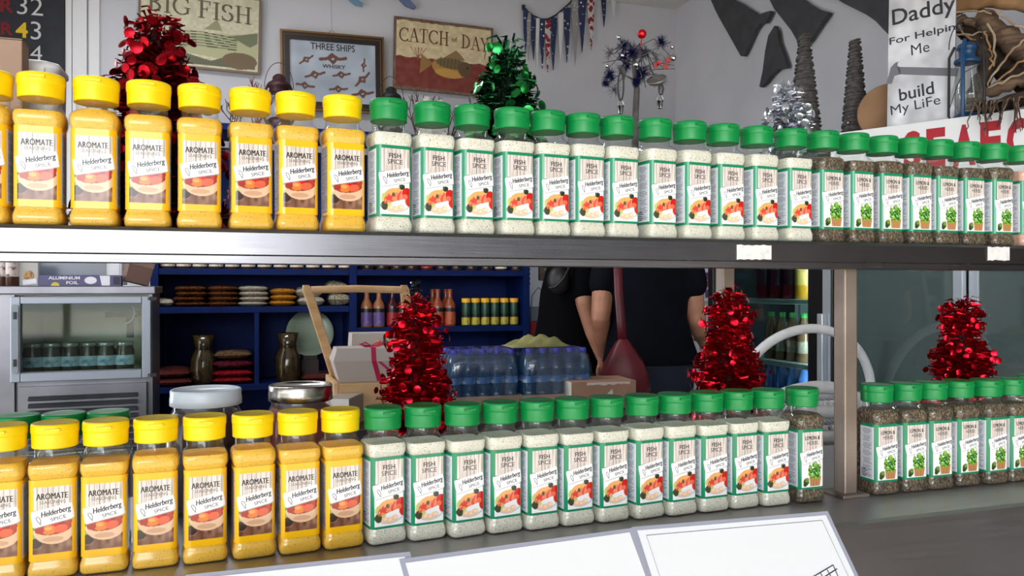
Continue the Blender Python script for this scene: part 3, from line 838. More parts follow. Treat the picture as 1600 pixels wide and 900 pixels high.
# bauble tree: bare trunk, blue tinsel tufts, little bells and buckets
p = row(994, SHELF_Z, .125)
zz = lambda py: (450 - py) / FPX * p.y + EYE - SHELF_Z
xx = lambda px: (px - 994) / FPX * p.y
t = thing('ornament_tree', 'small ornament tree with blue tinsel, silver bells and a red ball on a bare trunk', 'ornament', p, 0)
trunk = mat('grey_bark', (88, 84, 84), .8, noise=(40, (60, 56, 56), .4, .6))
mb = MB(); mb.tube([(0, 0, 0), (xx(992), 0, zz(200)), (xx(995), 0, zz(140)), (xx(990), 0, zz(100)), (xx(993), 0, zz(70))], [.006, .005, .0045, .003, .002], 8)
mb.lathe([(.03, 0), (.03, .006), (.006, .010)], 20)
rg = random.Random(11)
tw = []
for i in range(26):
    an = rg.uniform(0, 6.28); l = rg.uniform(.03, .056); z0 = zz(rg.uniform(75, 130)); z1 = z0 + rg.uniform(-.03, .03)
    e = Vector((math.cos(an) * l, math.sin(an) * l * .7, z1)); mb.tube([(0, 0, z0), (e.x * .5, e.y * .5, z0 + .012), e], [.0012, .0009, .0006], 5); tw.append(e)
mb.build('trunk', trunk, t)
BT = foil('blue_tinsel', (28, 34, 92), .4, .6); GRT = foil('grey_tinsel', (130, 130, 136), .4, .6)
def tuft(px, py, y, r, m, nm, k=170):
    f = MB()
    for i in range(k):
        v = Vector((rg.gauss(0, 1), rg.gauss(0, 1), rg.gauss(0, 1))).normalized(); l = r * rg.uniform(.6, 1.1)
        s_ = v.orthogonal().normalized() * .0006; c = Vector((xx(px), y, zz(py)))
        f.add([c - s_, c + s_, c + v * l + s_ * .4, c + v * l - s_ * .4], [(0, 1, 2, 3)])
    f.build(nm, m, t)
for px, py, y, r in ((975, 72, 0, .014), (985, 85, -.01, .017), (1033, 66, 0, .013), (1008, 80, .01, .012), (952, 118, 0, .013), (948, 128, .01, .008), (1000, 118, -.015, .014), (993, 131, -.01, .009), (980, 98, .015, .012), (972, 92, -.01, .009)):
    tuft(px, py, y, r, BT, 'blue_tinsel')
for px, py, y in ((955, 80, .01), (1025, 92, 0), (1045, 90, .01), (960, 140, 0), (1035, 125, .01), (970, 110, 0)): tuft(px, py, y, .014, GRT, 'grey_tinsel', 60)
SIL = mat('silver_metal', (190, 190, 192), .18, 1); REDB = mat('red_bauble', (190, 16, 26), .15, .6)
mb = MB(); mb.ball((xx(1003), 0, zz(53)), .0068, 20); mb.tube([(xx(1003), 0, zz(59)), (xx(1000), 0, zz(75))], .0008, 5); mb.build('red_ball', REDB, t)
for px, py, r in ((991, 107, .0045), (1048, 97, .0042), (946, 109, .003), (1046, 80, .0028), (970, 93, .003), (964, 65, .003)):
    MB().ball((xx(px), -.02, zz(py)), r, 16).build('silver_ball', SIL, t)
for px, py in ((1022, 107), (1037, 109), (1040, 99), (1026, 104)):
    st = MB(); st.prism([((.0055 if k % 2 == 0 else .0024) * math.sin(k * math.pi / 5) + xx(px), (.0055 if k % 2 == 0 else .0024) * math.cos(k * math.pi / 5) + zz(py)) for k in range(10)], -.018, -.0165); st.build('red_star', mat('red_felt', (150, 24, 30), .7), t)
for px, py, ph in ((968, 174, 120), (1029, 166, 140)):
    b = MB(); b.lathe([(.0032, -.006), (.0034, -.0056), (.0046, .005), (.005, .0052), (.005, .006), (.0044, .006), (.003, -.005)], 14, c=(xx(px), -.012, zz(py)))
    b.tube([(xx(px) + .0046 * math.cos(q), -.012, zz(py) + .006 + .007 * math.sin(q)) for q in np.linspace(0, math.pi, 9)], .0004, 5); b.tube([(xx(px), -.012, zz(py) + .013), (xx(px), -.008, zz(ph))], .0003, 4); b.build('tiny_bucket', SIL, t)
blk = mat('black_iron', (26, 26, 28), .5)
for px, py, a_, b_, rt in ((968, 138, .004, .021, 0), (1030, 143, .003, .008, 0)):
    b = MB(); b.tube([(xx(px) + a_ * math.cos(q), -.014, zz(py) + b_ * math.sin(q)) for q in np.linspace(0, 2 * math.pi, 21)[:-1]], .0013, 6, closed=True); b.build('iron_ring', blk, t)
b = MB(); b.lathe([(.003, -.003), (.012, -.002), (.015, .003), (.014, .004), (.011, .001), (.002, 0)], 20, M=Matrix.Translation((xx(1024), -.012, zz(130))) @ Matrix.Rotation(R(35), 4, 'X') @ Matrix.Rotation(R(-15), 4, 'Y')); b.build('tin_dish', mat('dull_tin', (150, 148, 144), .4, .8), t)

# ---------------------------------------------------------------- pictures and decorations on the back wall
def wallframe(px, py, off=.0):
    """matrix of a place on the back wall: x along the wall, -y out of it, z up"""
    t_, p = on_line(px, B0 - E * off)
    z = EYE - (py - 450) / FPX * p.y
    return Matrix.Translation((p.x, p.y, z)) @ Matrix.Rotation(RZ, 4, 'Z'), t_, z
def wall_tz(px, py, off=0):
    t_, p = on_line(px, B0 - E * off); return t_, EYE - (py - 450) / FPX * p.y
def hung(name, lab, cat, quad, off, th, tilt=None):
    """board hung on the back wall; quad = pixel corners TL TR BR BL (its rectangle is fitted)"""
    c = [wall_tz(*q, off) for q in quad]
    ct = sum(x[0] for x in c) / 4; cz = sum(x[1] for x in c) / 4
    w = (math.hypot(c[1][0] - c[0][0], c[1][1] - c[0][1]) + math.hypot(c[2][0] - c[3][0], c[2][1] - c[3][1])) / 2
    h = (math.hypot(c[3][0] - c[0][0], c[3][1] - c[0][1]) + math.hypot(c[2][0] - c[1][0], c[2][1] - c[1][1])) / 2
    an = math.atan2(c[1][1] - c[0][1] + c[2][1] - c[3][1], c[1][0] - c[0][0] + c[2][0] - c[3][0])
    p = B0 - E * off + D * ct
    t = thing(name, lab, cat)
    t.matrix_world = Matrix.Translation((p.x, p.y, cz)) @ Matrix.Rotation(RZ, 4, 'Z') @ Matrix.Rotation(-an, 4, 'Y')
    return t, w, h
PAINTED = mat('painted_print', (255, 255, 255), .6, attr=True)
def serif(mb, ch, x, z, y, s, m=0, rot=0):
    """roman capital with serifs, cap height s, left edge at x; returns its width"""
    S, T = s * .13, s * .055           # thick and thin strokes
    st = []; w = .7
    def V(cx, a=0, b=1, th=None): st.append(((cx, a), (cx, b), th or S))
    def sf(cx, cz): st.append(((cx - .14, cz), (cx + .14, cz), T))
    def arc(cx, cz, rx, rz, a0, a1, th=None, n=12, thin=True):
        p = [(cx + rx * math.cos(q), cz + rz * math.sin(q), q) for q in np.linspace(R(a0), R(a1), n)]
        for (xa, za, qa), (xb, zb, qb) in zip(p[:-1], p[1:]):
            k = abs(math.cos((qa + qb) / 2)); st.append(((xa, za), (xb, zb), T + (S - T) * k))
    if ch == 'I': w = .36; V(.18); sf(.18, .02); sf(.18, .98)
    elif ch == 'H': w = .86; V(.18); V(.68); sf(.18, .02); sf(.18, .98); sf(.68, .02); sf(.68, .98); st.append(((.18, .52), (.68, .52), T))
    elif ch == 'F': w = .68; V(.18); sf(.18, .02); st.append(((.04, .98), (.6, .98), T)); st.append(((.58, .98), (.58, .78), T)); st.append(((.18, .53), (.46, .53), T)); st.append(((.45, .62), (.45, .44), T))
    elif ch == 'B': w = .72; V(.18); arc(.22, .76, .30, .22, -90, 90); arc(.22, .27, .38, .26, -90, 90); sf(.14, .02); sf(.14, .98)
    elif ch == 'D': w = .84; V(.18); arc(.22, .5, .5, .48, -90, 90); sf(.14, .02); sf(.14, .98)
    elif ch in 'CG':
        w = .82; arc(.46, .5, .4, .48, 45, 315); st.append(((.74, .95), (.74, .72), T))
        if ch == 'G': st.append(((.74, .1), (.74, .42), S * .9)); st.append(((.6, .42), (.86, .42), T))
        else: st.append(((.74, .05), (.74, .2), T))
    elif ch == 'S': w = .62; arc(.3, .74, .22, .22, 30, 250); arc(.3, .27, .25, .25, 70, -140); st.append(((.5, .95), (.5, .76), T)); st.append(((.06, .05), (.06, .26), T))
    elif ch == 'T': w = .74; V(.36); sf(.36, .02); st.append(((.04, .98), (.68, .98), T)); st.append(((.05, .98), (.05, .76), T)); st.append(((.67, .98), (.67, .76), T))
    elif ch == 'A': w = .78; st.append(((.08, .02), (.38, 1), T)); st.append(((.38, 1), (.68, .02), S)); st.append(((.2, .36), (.56, .36), T)); sf(.08, .02); sf(.68, .02)
    elif ch == 'Y': w = .72; st.append(((.08, .98), (.36, .46), S)); st.append(((.64, .98), (.36, .46), T)); V(.36, 0, .48); sf(.36, .02); sf(.08, .98); sf(.64, .98)
    else: return .3 * s
    c, sn = math.cos(rot), math.sin(rot)
    for k_, ((xa, za), (xb, zb), th) in enumerate(st):
        xa *= s; xb *= s; za *= s; zb *= s
        dx, dz = xb - xa, zb - za; L = math.hypot(dx, dz) or 1e-6; nx, nz = -dz / L * th / 2, dx / L * th / 2
        ex, ez = dx / L * T * .4, dz / L * T * .4
        q = [(xa - ex + nx, za - ez + nz), (xa - ex - nx, za - ez - nz), (xb + ex - nx, zb + ez - nz), (xb + ex + nx, zb + ez + nz)]
        mb.add([(x + a_ * c - b_ * sn, y - k_ * .00004, z + a_ * sn + b_ * c) for a_, b_ in q], [(0, 1, 2, 3)], m)
    return w * s
def serif_text(mb, body, x, z, y, s, width=None, m=0, rise=lambda u: 0):
    dummy = MB(); w = sum(serif(dummy, c, 0, 0, 0, s) + s * .06 for c in body)
    k = (width / w) if width else 1
    q = x
    for c in body:
        n0 = len(mb.v); wc = serif(mb, c, 0, 0, y, s, m) + s * .06
        for i in range(n0, len(mb.v)):
            vx, vy, vz = mb.v[i]; X = q + vx * k; mb.v[i] = (X, vy, z + vz + rise(X))
        q += wc * k
def board(t, w, h, th, ras, name, side, extra=None):
    """painted board: body and its print as one mesh"""
    mb = MB(); ras.grid(mb, lambda u, v: (u, -th - .0006, v))
    o = len(mb.v)
    mb.span((-w / 2, -th, -h / 2), (w / 2, 0, h / 2)); pad_cols(mb, side)
    if extra: extra(mb)
    return mb.build(name, PAINTED, t)

# BIG FISH sign
t, w, h = hung('fish_sign', 'cream sign reading big fish with a striped bass on the back wall', 'sign', ((215, -24), (408, -2), (407, 119), (217, 98)), .03, .012)
r = Raster(-w / 2, w / 2, -h / 2, h / 2, .004, (206, 200, 172)); r.noise(30, 40, 12, 1)
W_, H_ = w, h
fr = .014
r.a[(np.abs(r.U) > w / 2 - fr) | (np.abs(r.V) > h / 2 - fr)] = (120, 100, 84)
r.poly([(-.16, -h * .06), (.10, -h * .02), (w / 2 - .02, h * .0), (w / 2 - .02, -h * .30), (.2, -h * .36), (-.1, -h * .30)], (178, 178, 138))
for k in range(6): r.line([(-.2, -h * (.05 + k * .035)), (.0, -h * (.02 + k * .035)), (.2, -h * (.06 + k * .03))], .006, (70, 72, 58))
r.poly([(.16, -h * .04), (w / 2 - .02, h * .04), (w / 2 - .02, -h * .1), (w / 2 - .06, -h * .16)], (110, 116, 84))
r.poly([(.02, h * .02), (.09, h * .16), (.12, h * .02)], (150, 150, 112))
r.poly([(-.3, -h * .44), (-.1, -h * .30), (.06, -h * .38), (.2, -h * .26), (w / 2 - .03, -h * .40), (w / 2 - .03, -h * .44)], (96, 96, 72))
r.ell(.22, -h * .35, .1, .05, (112, 92, 66))
def ex(mb):
    serif_text(mb, 'BIG FISH', -w * .43, h * .16, -.0145, h * .22, w * .86, rise=lambda X: -.02 * (X / w))
    pad_cols(mb, (96, 90, 66))
board(t, w, h, .012, r, 'painted_board', (110, 92, 78), ex)

# CATCH of DAY sign
t, w, h = hung('catch_sign', 'cream and brick red sign reading catch of day with a perch', 'sign', ((614, 25), (769, 45), (769, 153), (615, 139)), .03, .012)
r = Raster(-w / 2, w / 2, -h / 2, h / 2, .0035, (116, 88, 74)); r.noise(20, 30, 16, 4)
i = .016
ins = (np.abs(r.U) < w / 2 - i) & (np.abs(r.V) < h / 2 - i - vnoise(r.nv, r.nu, 3, 24, 4) * .008)
r.put(ins, (214, 196, 156)); r.noise(24, 30, 14, 5, ins)
red = ins & (r.V < -.02 + .004 * np.sin(r.U * 60)); r.put(red, (124, 52, 42)); r.noise(18, 22, 10, 6, red)
r.ell(.05, -h * .14, .13, .062, (176, 130, 66), -.08); r.ell(.06, -h * .08, .115, .035, (112, 92, 58), -.08); r.ell(.03, -h * .22, .09, .028, (196, 150, 74), -.1)
r.poly([(-.07, -h * .10), (-.15, h * .02), (-.16, -h * .26)], (150, 112, 62)); r.poly([(.0, h * .0), (.08, h * .12), (.12, h * .04), (.14, -h * .02)], (140, 112, 74))
r.ell(.14, -h * .14, .045, .05, (96, 74, 50)); r.ell(.155, -h * .12, .007, .007, (20, 18, 16))
for k in range(6): r.line([(-.02 + k * .024, h * .0), (-.025 + k * .024, -h * .14)], .006, (84, 70, 46), .8)
for k in range(5): r.line([(-.17, -h * .05), (-.17 + (k - 2) * .025, h * .10)], .005, (140, 84, 60), .8)
def ex(mb):
    rise = lambda X: -.05 * (X / w) ** 2 - .012 * X / w
    serif_text(mb, 'CATCH', -w * .45, h * .17, -.0145, h * .19, w * .50, rise=rise)
    put_text(mb, 'of', w * .1, h * .27, -.0145, height=h * .07)
    serif_text(mb, 'DAY', w * .17, h * .17, -.0145, h * .19, w * .29, rise=rise)
    pad_cols(mb, (112, 66, 46))
board(t, w, h, .012, r, 'painted_board', (104, 78, 66), ex)

# framed print
t, w, h = hung('framed_print', 'dark framed knot chart reading three ships whisky hung on a wire', 'picture', ((438, 45), (600, 61), (600, 178), (438, 172)), .04, .02)
gold = mat('gilt_frame', (136, 100, 56), .35, .5); dk = mat('dark_frame', (34, 24, 22), .4)
fm = MB()
for a_, b_, y_, m_ in ((0, .012, -.022, 0), (.012, .022, -.026, 1), (.022, .055, -.018, 1), (.022, .026, -.02, 0)):
    for (x0, z0, x1, z1) in ((a_, a_, w - a_, b_), (a_, h - b_, w - a_, h - a_), (a_, b_, b_, h - b_), (w - b_, b_, w - a_, h - b_)):
        fm.span((x0 - w / 2, y_, z0 - h / 2), (x1 - w / 2, 0, z1 - h / 2), m_)
fm.build('frame', [gold, dk], t)
r = Raster(-w / 2 + .052, w / 2 - .052, -h / 2 + .052, h / 2 - .052, .0035, (186, 196, 210)); r.noise(6, 8, 14, 2); r.noise(3, 4, 10, 3)
def knot(x, z, s, rot, c=(112, 72, 56)):
    cs, sn = math.cos(rot), math.sin(rot)
    P = [(x + s * (a_ * cs - b_ * sn), z + s * (a_ * sn + b_ * cs)) for a_, b_ in ((-1.3, -.1), (-.6, 0), (-.1, .45), (.4, .1), (0, -.4), (-.5, .1), (.1, .3), (.6, 0), (1.3, .15))]
    r.line(P, s * .32, c)
for x, z, s, rt in ((-.16, .07, .036, .5), (0, .085, .06, 0), (.19, .06, .03, 1.4), (-.11, -.02, .045, .2), (.05, -.01, .04, .1), (.18, -.03, .045, .7), (-.17, -.09, .04, -.2), (.03, -.1, .04, 0), (.18, -.12, .05, .1)): knot(x, z, s, rt)
mb = MB(); r.grid(mb, lambda u, v: (u, -.006, v))
put_text(mb, 'THREE SHIPS', 0, h / 2 - .085, -.0075, width=.27, height=.042, bold=.012, shear=0); pad_cols(mb, (36, 30, 34))
put_text(mb, 'WHISKY', .005, .038, -.0075, width=.14, height=.024, bold=.02); pad_cols(mb, (48, 40, 40))
mb.build('print', PAINTED, t)
b = MB(); b.add([(-w / 2 + .05, -.012, -h / 2 + .05), (w / 2 - .05, -.012, -h / 2 + .05), (w / 2 - .05, -.012, h / 2 - .05), (-w / 2 + .05, -.012, h / 2 - .05)], [(0, 1, 2, 3)])
b.build('glass', thin_glass('picture_glass', (250, 250, 250), .03, .5), t)
b = MB(); b.tube([(-.03, -.004, h / 2 - .002), (-.012, -.002, h / 2 + .018), (0, -.001, h / 2 + .02), (.02, -.003, h / 2 - .002)], .0016, 5); b.tube([(-.005, -.001, h / 2 + .018), (-.006, .03, h / 2 + .5)], .001, 5); b.build('hanging_wire', mat('wire', (120, 118, 116), .4, .8), t)

# chalkboard price list
t, w, h = hung('chalkboard', 'black chalkboard with hand written prices at the top left', 'sign', ((-90, -60), (102, -46), (101, 118), (-90, 100)), .02, .015)
mb = MB(); mb.span((-w / 2, -.012, -h / 2), (w / 2, .012, h / 2)); mb.build('slate', mat('slate_black', (22, 24, 32), .6, noise=(14, (30, 32, 42), .4, .6)), t, bevel=.002)
def onb(px, py):
    p = t.matrix_world.inverted() @ Vector((*((B0 - E * .02 + D * wall_tz(px, py, .02)[0]).to_2d()), wall_tz(px, py, .02)[1])); return p.x, p.z
chalk = mat('chalk_white', (206, 206, 206), .8); chr_ = mat('chalk_red', (128, 24, 34), .8); chy = mat('chalk_yellow', (226, 190, 30), .8)
for body, px, py, hg, m_, nm in (('R', 12, 10, .078, chr_, 'red_letter'), ('32', 48, 11, .098, chalk, 'chalk_number'), ('R', 12, 46, .07, chr_, 'red_letter'), ('4', 35, 48, .085, chy, 'yellow_number'), ('3', 57, 49, .1, chalk, 'chalk_number'), ('54', 48, 84, .09, chalk, 'chalk_number')):
    mb = MB(); x, z = onb(px, py); put_text(mb, body, x, z, -.0135, height=hg, bold=.03 if m_ in (chr_, chy) else -.006); mb.build(nm, m_, t)

# bunting
bt = thing('bunting', 'fabric bunting of narrow blue, red and white pennants on the back wall', 'bunting'); M_, _, _ = wallframe(880, 40, .02); bt.matrix_world = M_
def loc_w(px, py, y=0):
    t0, z0 = wall_tz(880, 40, .02); t1, z1 = wall_tz(px, py, .02); return Vector((t1 - t0, y, z1 - z0))
mb = MB()
sp = [(818, 10), (822, 16), (832, 24), (845, 30), (856, 30), (868, 24), (880, 14), (890, 5), (902, -8), (915, -25)]
mb.tube([loc_w(*q) for q in sp], .006, 6); mb.tube([loc_w(*q) for q in ((818, 8), (818, 14), (822, 16))], .012, 6)
mb.tube([loc_w(*q) for q in ((905, -16), (930, -11), (950, -14), (975, -30))], .005, 6)
mb.build('cord', mat('dark_cord', (36, 36, 42), .8), bt)
def cloth_dots(name, base, dot, sc, thr):
    if name in _M: return _M[name]
    m = mat(name, base, .85); tt = m.node_tree; b_ = tt.nodes['Principled BSDF']
    tcn = tt.nodes.new('ShaderNodeTexCoord'); vo = tt.nodes.new('ShaderNodeTexVoronoi'); vo.inputs['Scale'].default_value = sc
    tt.links.new(tcn.outputs['Object'], vo.inputs['Vector'])
    l = tt.nodes.new('ShaderNodeMath'); l.operation = 'LESS_THAN'; l.inputs[1].default_value = thr; tt.links.new(vo.outputs['Distance'], l.inputs[0])
    mx = tt.nodes.new('ShaderNodeMix'); mx.data_type = 'RGBA'; mx.inputs['A'].default_value = rgb(base); mx.inputs['B'].default_value = rgb(dot)
    tt.links.new(l.outputs[0], mx.inputs['Factor']); tt.links.new(mx.outputs['Result'], b_.inputs['Base Color']); return m
NV = cloth_dots('navy_starred', (46, 54, 92), (226, 226, 232), 32, .22); RW_ = cloth_dots('red_white_cloth', (206, 200, 200), (140, 36, 46), 34, .52); GY = cloth_dots('grey_cloth', (150, 148, 148), (190, 188, 188), 40, .3); WH = mat('white_cloth', (214, 214, 216), .85); NV2 = cloth_dots('navy_dotted', (40, 50, 84), (180, 186, 206), 50, .2)
for px, y0, y1, wd, m_ in ((821, 15, 82, 7, NV), (826, 20, 95, 6, GY), (833, 25, 95, 7, NV2), (840, 29, 108, 5, WH), (847, 30, 108, 8, NV), (856, 31, 113, 9, RW_), (865, 28, 110, 9, NV2), (876, 20, 96, 8, WH), (886, 12, 98, 10, NV), (898, 0, 103, 9, GY), (910, -14, 82, 12, NV), (923, -12, 78, 11, RW_), (943, -11, 42, 8, NV2), (958, -14, 27, 9, WH)):
    a_, b_, c_ = loc_w(px - wd / 2, y0), loc_w(px + wd / 2, y0), loc_w(px + (hash(px) % 5 - 2) * .5, y1)
    mb = MB(); mid = (a_ + b_) / 2
    n = 6; F = []
    for k in range(n + 1):
        q = k / n; c0 = mid.lerp(c_, q); hw = (b_ - a_).length / 2 * (1 - q ** 1.6) + .002; yy = -.004 + .003 * math.sin(q * 7 + px)
        F += [(c0.x - hw, yy, c0.z), (c0.x, yy - .004 * (1 - q), c0.z), (c0.x + hw, yy, c0.z)]
    vs = F + [(x, y + .002, z) for x, y, z in F]; o = len(F); fs = []
    for k in range(n):
        for j in range(2):
            q = k * 3 + j; fs.append((q, q + 3, q + 4, q + 1)); fs.append((o + q, o + q + 1, o + q + 4, o + q + 3))
    mb.add(vs, fs, 0, True); mb.build('pennant', m_, bt)

# blue fish tail tips hanging at the top edge
for i_, (pts, c, lab) in enumerate(((((500, -40), (520, -30), (540, -4), (555, 8), (566, 10), (567, 6), (556, -2), (548, -16), (545, -40)), (110, 146, 178), 'pale blue wooden fish tail hung at the top, nearest the framed print'),
                         (((585, -40), (605, -24), (620, -4), (634, 10), (648, 15), (650, 11), (640, 0), (628, -20), (624, -40)), (104, 118, 158), 'grey blue wooden fish tail hung at the top, left of the catch sign'))):
    t0, z0 = wall_tz(pts[4][0], pts[4][1], .03)
    o = MB(); o.prism([(wall_tz(x, y, .03)[0] - t0, wall_tz(x, y, .03)[1] - z0) for x, y in pts], -.008, .008)
    p = B0 - E * .03 + D * t0
    ob_ = o.build('wooden_fish', mat('fish_paint_%d' % i_, c, .6), loc=(p.x, p.y, z0), rot=(0, 0, RZ), bevel=.003); tag(ob_, lab, 'ornament')

# ---------------------------------------------------------------- whale tail cut-outs on the right wall
WOUT = -D * .03
def rw_uz(px, py):
    k = (px - 800) / FPX; P0 = CORNER + WOUT; d = RW
    t_ = (k * P0.y - P0.x) / (d.x - k * d.y); y = P0.y + d.y * t_
    return t_, EYE - (py - 450) / FPX * y
MRW = lambda u, z: Matrix.Translation((CORNER + WOUT) + RW * u + Vector((0, 0, z))) @ Matrix.Rotation(math.atan2(RW.y, RW.x), 4, 'Z')
slate = mat('slate_grey_wood', (70, 70, 74), .7, noise=(9, (56, 56, 60), .35, .65))
for pts, lab in ((((1113, 0), (1119, 14), (1125, 26), (1143, 58), (1160, 88), (1164, 88), (1172, 70), (1182, 48), (1190, 37), (1199, 36), (1206, 22), (1206, 17), (1196, 20), (1187, 24), (1180, 19), (1170, 13), (1160, 6), (1147, 0), (1142, -20), (1120, -24)), 'grey wooden whale tail on the right wall nearest the corner'),
                 (((1213, 40), (1203, 56), (1198, 80), (1194, 112), (1189, 135), (1191, 137), (1200, 128), (1207, 118), (1218, 108), (1232, 106), (1231, 99), (1226, 84), (1219, 66), (1217, 50)), 'small grey whale tail above the silver tinsel tree'),
                 (((1202, -6), (1212, 14), (1225, 30), (1239, 48), (1247, 62), (1250, 74), (1255, 76), (1267, 65), (1281, 44), (1297, 22), (1297, 20), (1280, 15), (1266, 7), (1254, -2), (1250, -24), (1215, -24)), 'big grey whale tail above the left twine cone'),
                 (((1300, -8), (1320, 5), (1340, 15), (1358, 24), (1372, 34), (1383, 46), (1393, 56), (1410, 40), (1420, -8), (1400, -30), (1320, -30)), 'large grey whale tail at the top behind the hand painted sign')):
    uz = [rw_uz(*q) for q in pts]; cu = sum(q[0] for q in uz) / len(uz); cz = sum(q[1] for q in uz) / len(uz)
    mb = MB(); mb.prism([(u - cu, z - cz) for u, z in uz], -.012, .012)
    o = mb.build('whale_tail', slate, bevel=.004); o.matrix_world = MRW(cu, cz); tag(o, lab, 'ornament', 'wooden whale tails')

# ---------------------------------------------------------------- blue wall shelving
UF0 = Vector(((520 - 800) / FPX * 4.5, 4.5, 0))       # a point of its front line
def ut(px, off=0): return on_line(px, UF0 + E * off)
def uz(px, py, off=0):
    p = ut(px, off)[1]; return EYE - (py - 450) / FPX * p.y
BLUE = mat('blue_paint', (3, 28, 82), .6, noise=(6, (2, 22, 70), .4, .65), spec=.15)
unit = thing('blue_shelf_unit', 'tall blue painted wall shelving stocked with groceries', 'shelf', UF0, RZ)
UD = .36
tL, tM, tR = ut(241)[0], ut(552)[0], ut(823)[0]
tl4 = ut(401)[0]
B1 = uz(400, 420); B2L = uz(400, 479); B3L = uz(320, 603); B2R = uz(690, 510); UT = 2.055; B3R = .62
def board_(t0, t1, z, name='shelf_plank'): return MB().span((t0, .004, z - .034), (t1, UD, z)).build(name, BLUE, unit, bevel=.002)
for t_, nm in ((tL, 'side_panel'), (tM, 'divider'), (tR, 'side_panel')):
    MB().span((t_ - .02, 0, 0), (t_ + .02, UD, UT)).build(nm, BLUE, unit, bevel=.002)
MB().span((tl4 - .012, .004, B3L + .0005), (tl4 + .012, UD - .012, B2L - .035)).build('divider', BLUE, unit)
MB().span((tL + .021, UD - .012, .1), (tM - .021, UD, UT - .04)).build('back_panel', BLUE, unit)
MB().span((tM + .021, UD - .012, .1), (tR - .021, UD, UT - .04)).build('back_panel', BLUE, unit)
for z in (B1, B2L, B3L, .12): board_(tL + .021, tM - .021, z)
for z in (B1, B2R, B3R, .12): board_(tM + .021, tR - .021, z)
MB().span((tL - .03, -.01, UT), (tR + .03, UD, UT + .035)).build('top_board', BLUE, unit, bevel=.002)
def up(px, off, z):
    p = ut(px, off)[1]; return Vector((p.x, p.y, z))
# jars and cans standing on the upper boards, only their feet show
LBL = mat('cream_label', (214, 204, 186), .5, noise=(30, (150, 120, 90), .55, .7)); BRN = mat('brown_sauce', (70, 40, 26), .25); REDL = mat('red_label', (150, 24, 30), .4); BLKL = mat('black_bottle', (24, 22, 26), .3)
def small_jar(px, off, z, label, group, m_, proto={}):
    if m_.name not in proto:
        t = thing('grocery_jar', label, 'jar', up(px, off, z), RZ, group)
        MB().lathe([(.034, 0), (.037, .004), (.037, .085), (.031, .098), (.031, .102)], 20).build('glass_jar', BRN, t)
        MB().lathe([(.0374, .012), (.0374, .07)], 20, cap0=False, cap1=False).build('jar_label', m_, t)
        MB().lathe([(.033, .1), (.034, .101), (.034, .116), (.032, .118)], 20).build('lid', mat('gold_lid', (180, 150, 80), .3, .8), t)
        proto[m_.name] = t; return t
    return copy_thing(proto[m_.name], up(px, off, z), RZ, label, group)
for i in range(12):
    small_jar(262 + i * 25.2, .07, B1, 'cream-labelled jar on the top visible blue board of the left bay, %s from the left' % ORD[i], 'jars on the left upper blue board', LBL)
for i, px in enumerate(np.linspace(574, 806, 11)):
    small_jar(float(px), .07, B1, 'jar on the top visible blue board of the right bay, %s from the divider' % ORD[i], 'jars on the right upper blue board', [BLKL, BLKL, BLKL, BLKL, REDL, BLKL, BLKL, BLKL, BLKL, LBL, BLKL][i])

# bags lying in stacks
def bag_mesh(w, d, h, seed, m_, name='bag'):
    rg = random.Random(seed); n = 14; mb = MB(); rows = []
    for s_ in (1, -1):
        vs = []; fs = []
        for j in range(n + 1):
            for i in range(n + 1):
                x, y = i / n * 2 - 1, j / n * 2 - 1
                e = max(0, (1 - x ** 4) * (1 - y ** 4)) ** .5
                z = h / 2 + s_ * h / 2 * e * (1 + .16 * math.sin(3 * x + seed) * math.cos(4 * y + seed * 2)) + rg.uniform(-.0012, .0012) * e
                vs.append((x * w / 2 * (1 - .05 * y * y), y * d / 2 * (1 - .05 * x * x), max(z, .0005)))
        for j in range(n):
            for i in range(n):
                q = j * (n + 1) + i; f = (q, q + 1, q + n + 2, q + n + 1); fs.append(f if s_ > 0 else tuple(reversed(f)))
        mb.add(vs, fs, 0, True)
    return mb.mesh(name, m_)
def film(name, c, c2, sc=60, rough=.25): return mat(name, c, rough, noise=(sc, c2, .4, .62))
BG = {'brown': film('brown_bag', (104, 60, 32), (76, 44, 24)), 'white': film('white_bag', (180, 170, 154), (150, 140, 124)), 'ochre': film('ochre_bag', (178, 120, 40), (148, 96, 32)),
      'speck': film('speckled_bag', (170, 160, 136), (76, 66, 54), 140), 'maroon': film('maroon_bag', (96, 24, 44), (60, 14, 28)), 'red': film('red_bag', (150, 26, 36), (96, 14, 22)), 'tan': film('tan_bag', (110, 88, 60), (80, 60, 40)), 'dark': film('dark_bag', (60, 40, 36), (100, 30, 30))}
def stack(px, off, z, n, w, hgt, col, lab, grp, d=.26, jig=.008):
    me = bag_mesh(w, d, hgt, len(lab), BG[col]); rg = random.Random(int(px))
    pos = ['bottom', 'second', 'third', 'fourth'] if n < 5 else None
    for k in range(n):
        p = up(px, off, z + k * hgt * .9) + D * rg.uniform(-jig, jig)
        o = bpy.data.objects.new('food_bag', me); COL.objects.link(o); o.location = p; o.rotation_euler = (0, 0, RZ + rg.uniform(-.04, .04))
        where = ('topmost' if k == n - 1 else 'bottom' if k == 0 else ORD[k] + ' from the bottom') if n > 1 else ''
        tag(o, lab + (', %s of its stack' % where if n > 1 else ''), 'bag', grp)
g_ = 'bags on the left blue board'
stack(259, .15, B2L, 1, .115, .045, 'white', 'small white bag at the left end of the blue board', g_)
stack(300, .15, B2L, 4, .165, .031, 'brown', 'brown bag beside the small white bag', g_)
stack(349, .15, B2L, 4, .165, .031, 'brown', 'brown bag beside the white bags', g_)
stack(397, .15, B2L, 4, .165, .031, 'white', 'white bag between the brown and the ochre bags', g_)
stack(441, .15, B2L, 3, .150, .036, 'ochre', 'ochre bag on the blue board', g_)
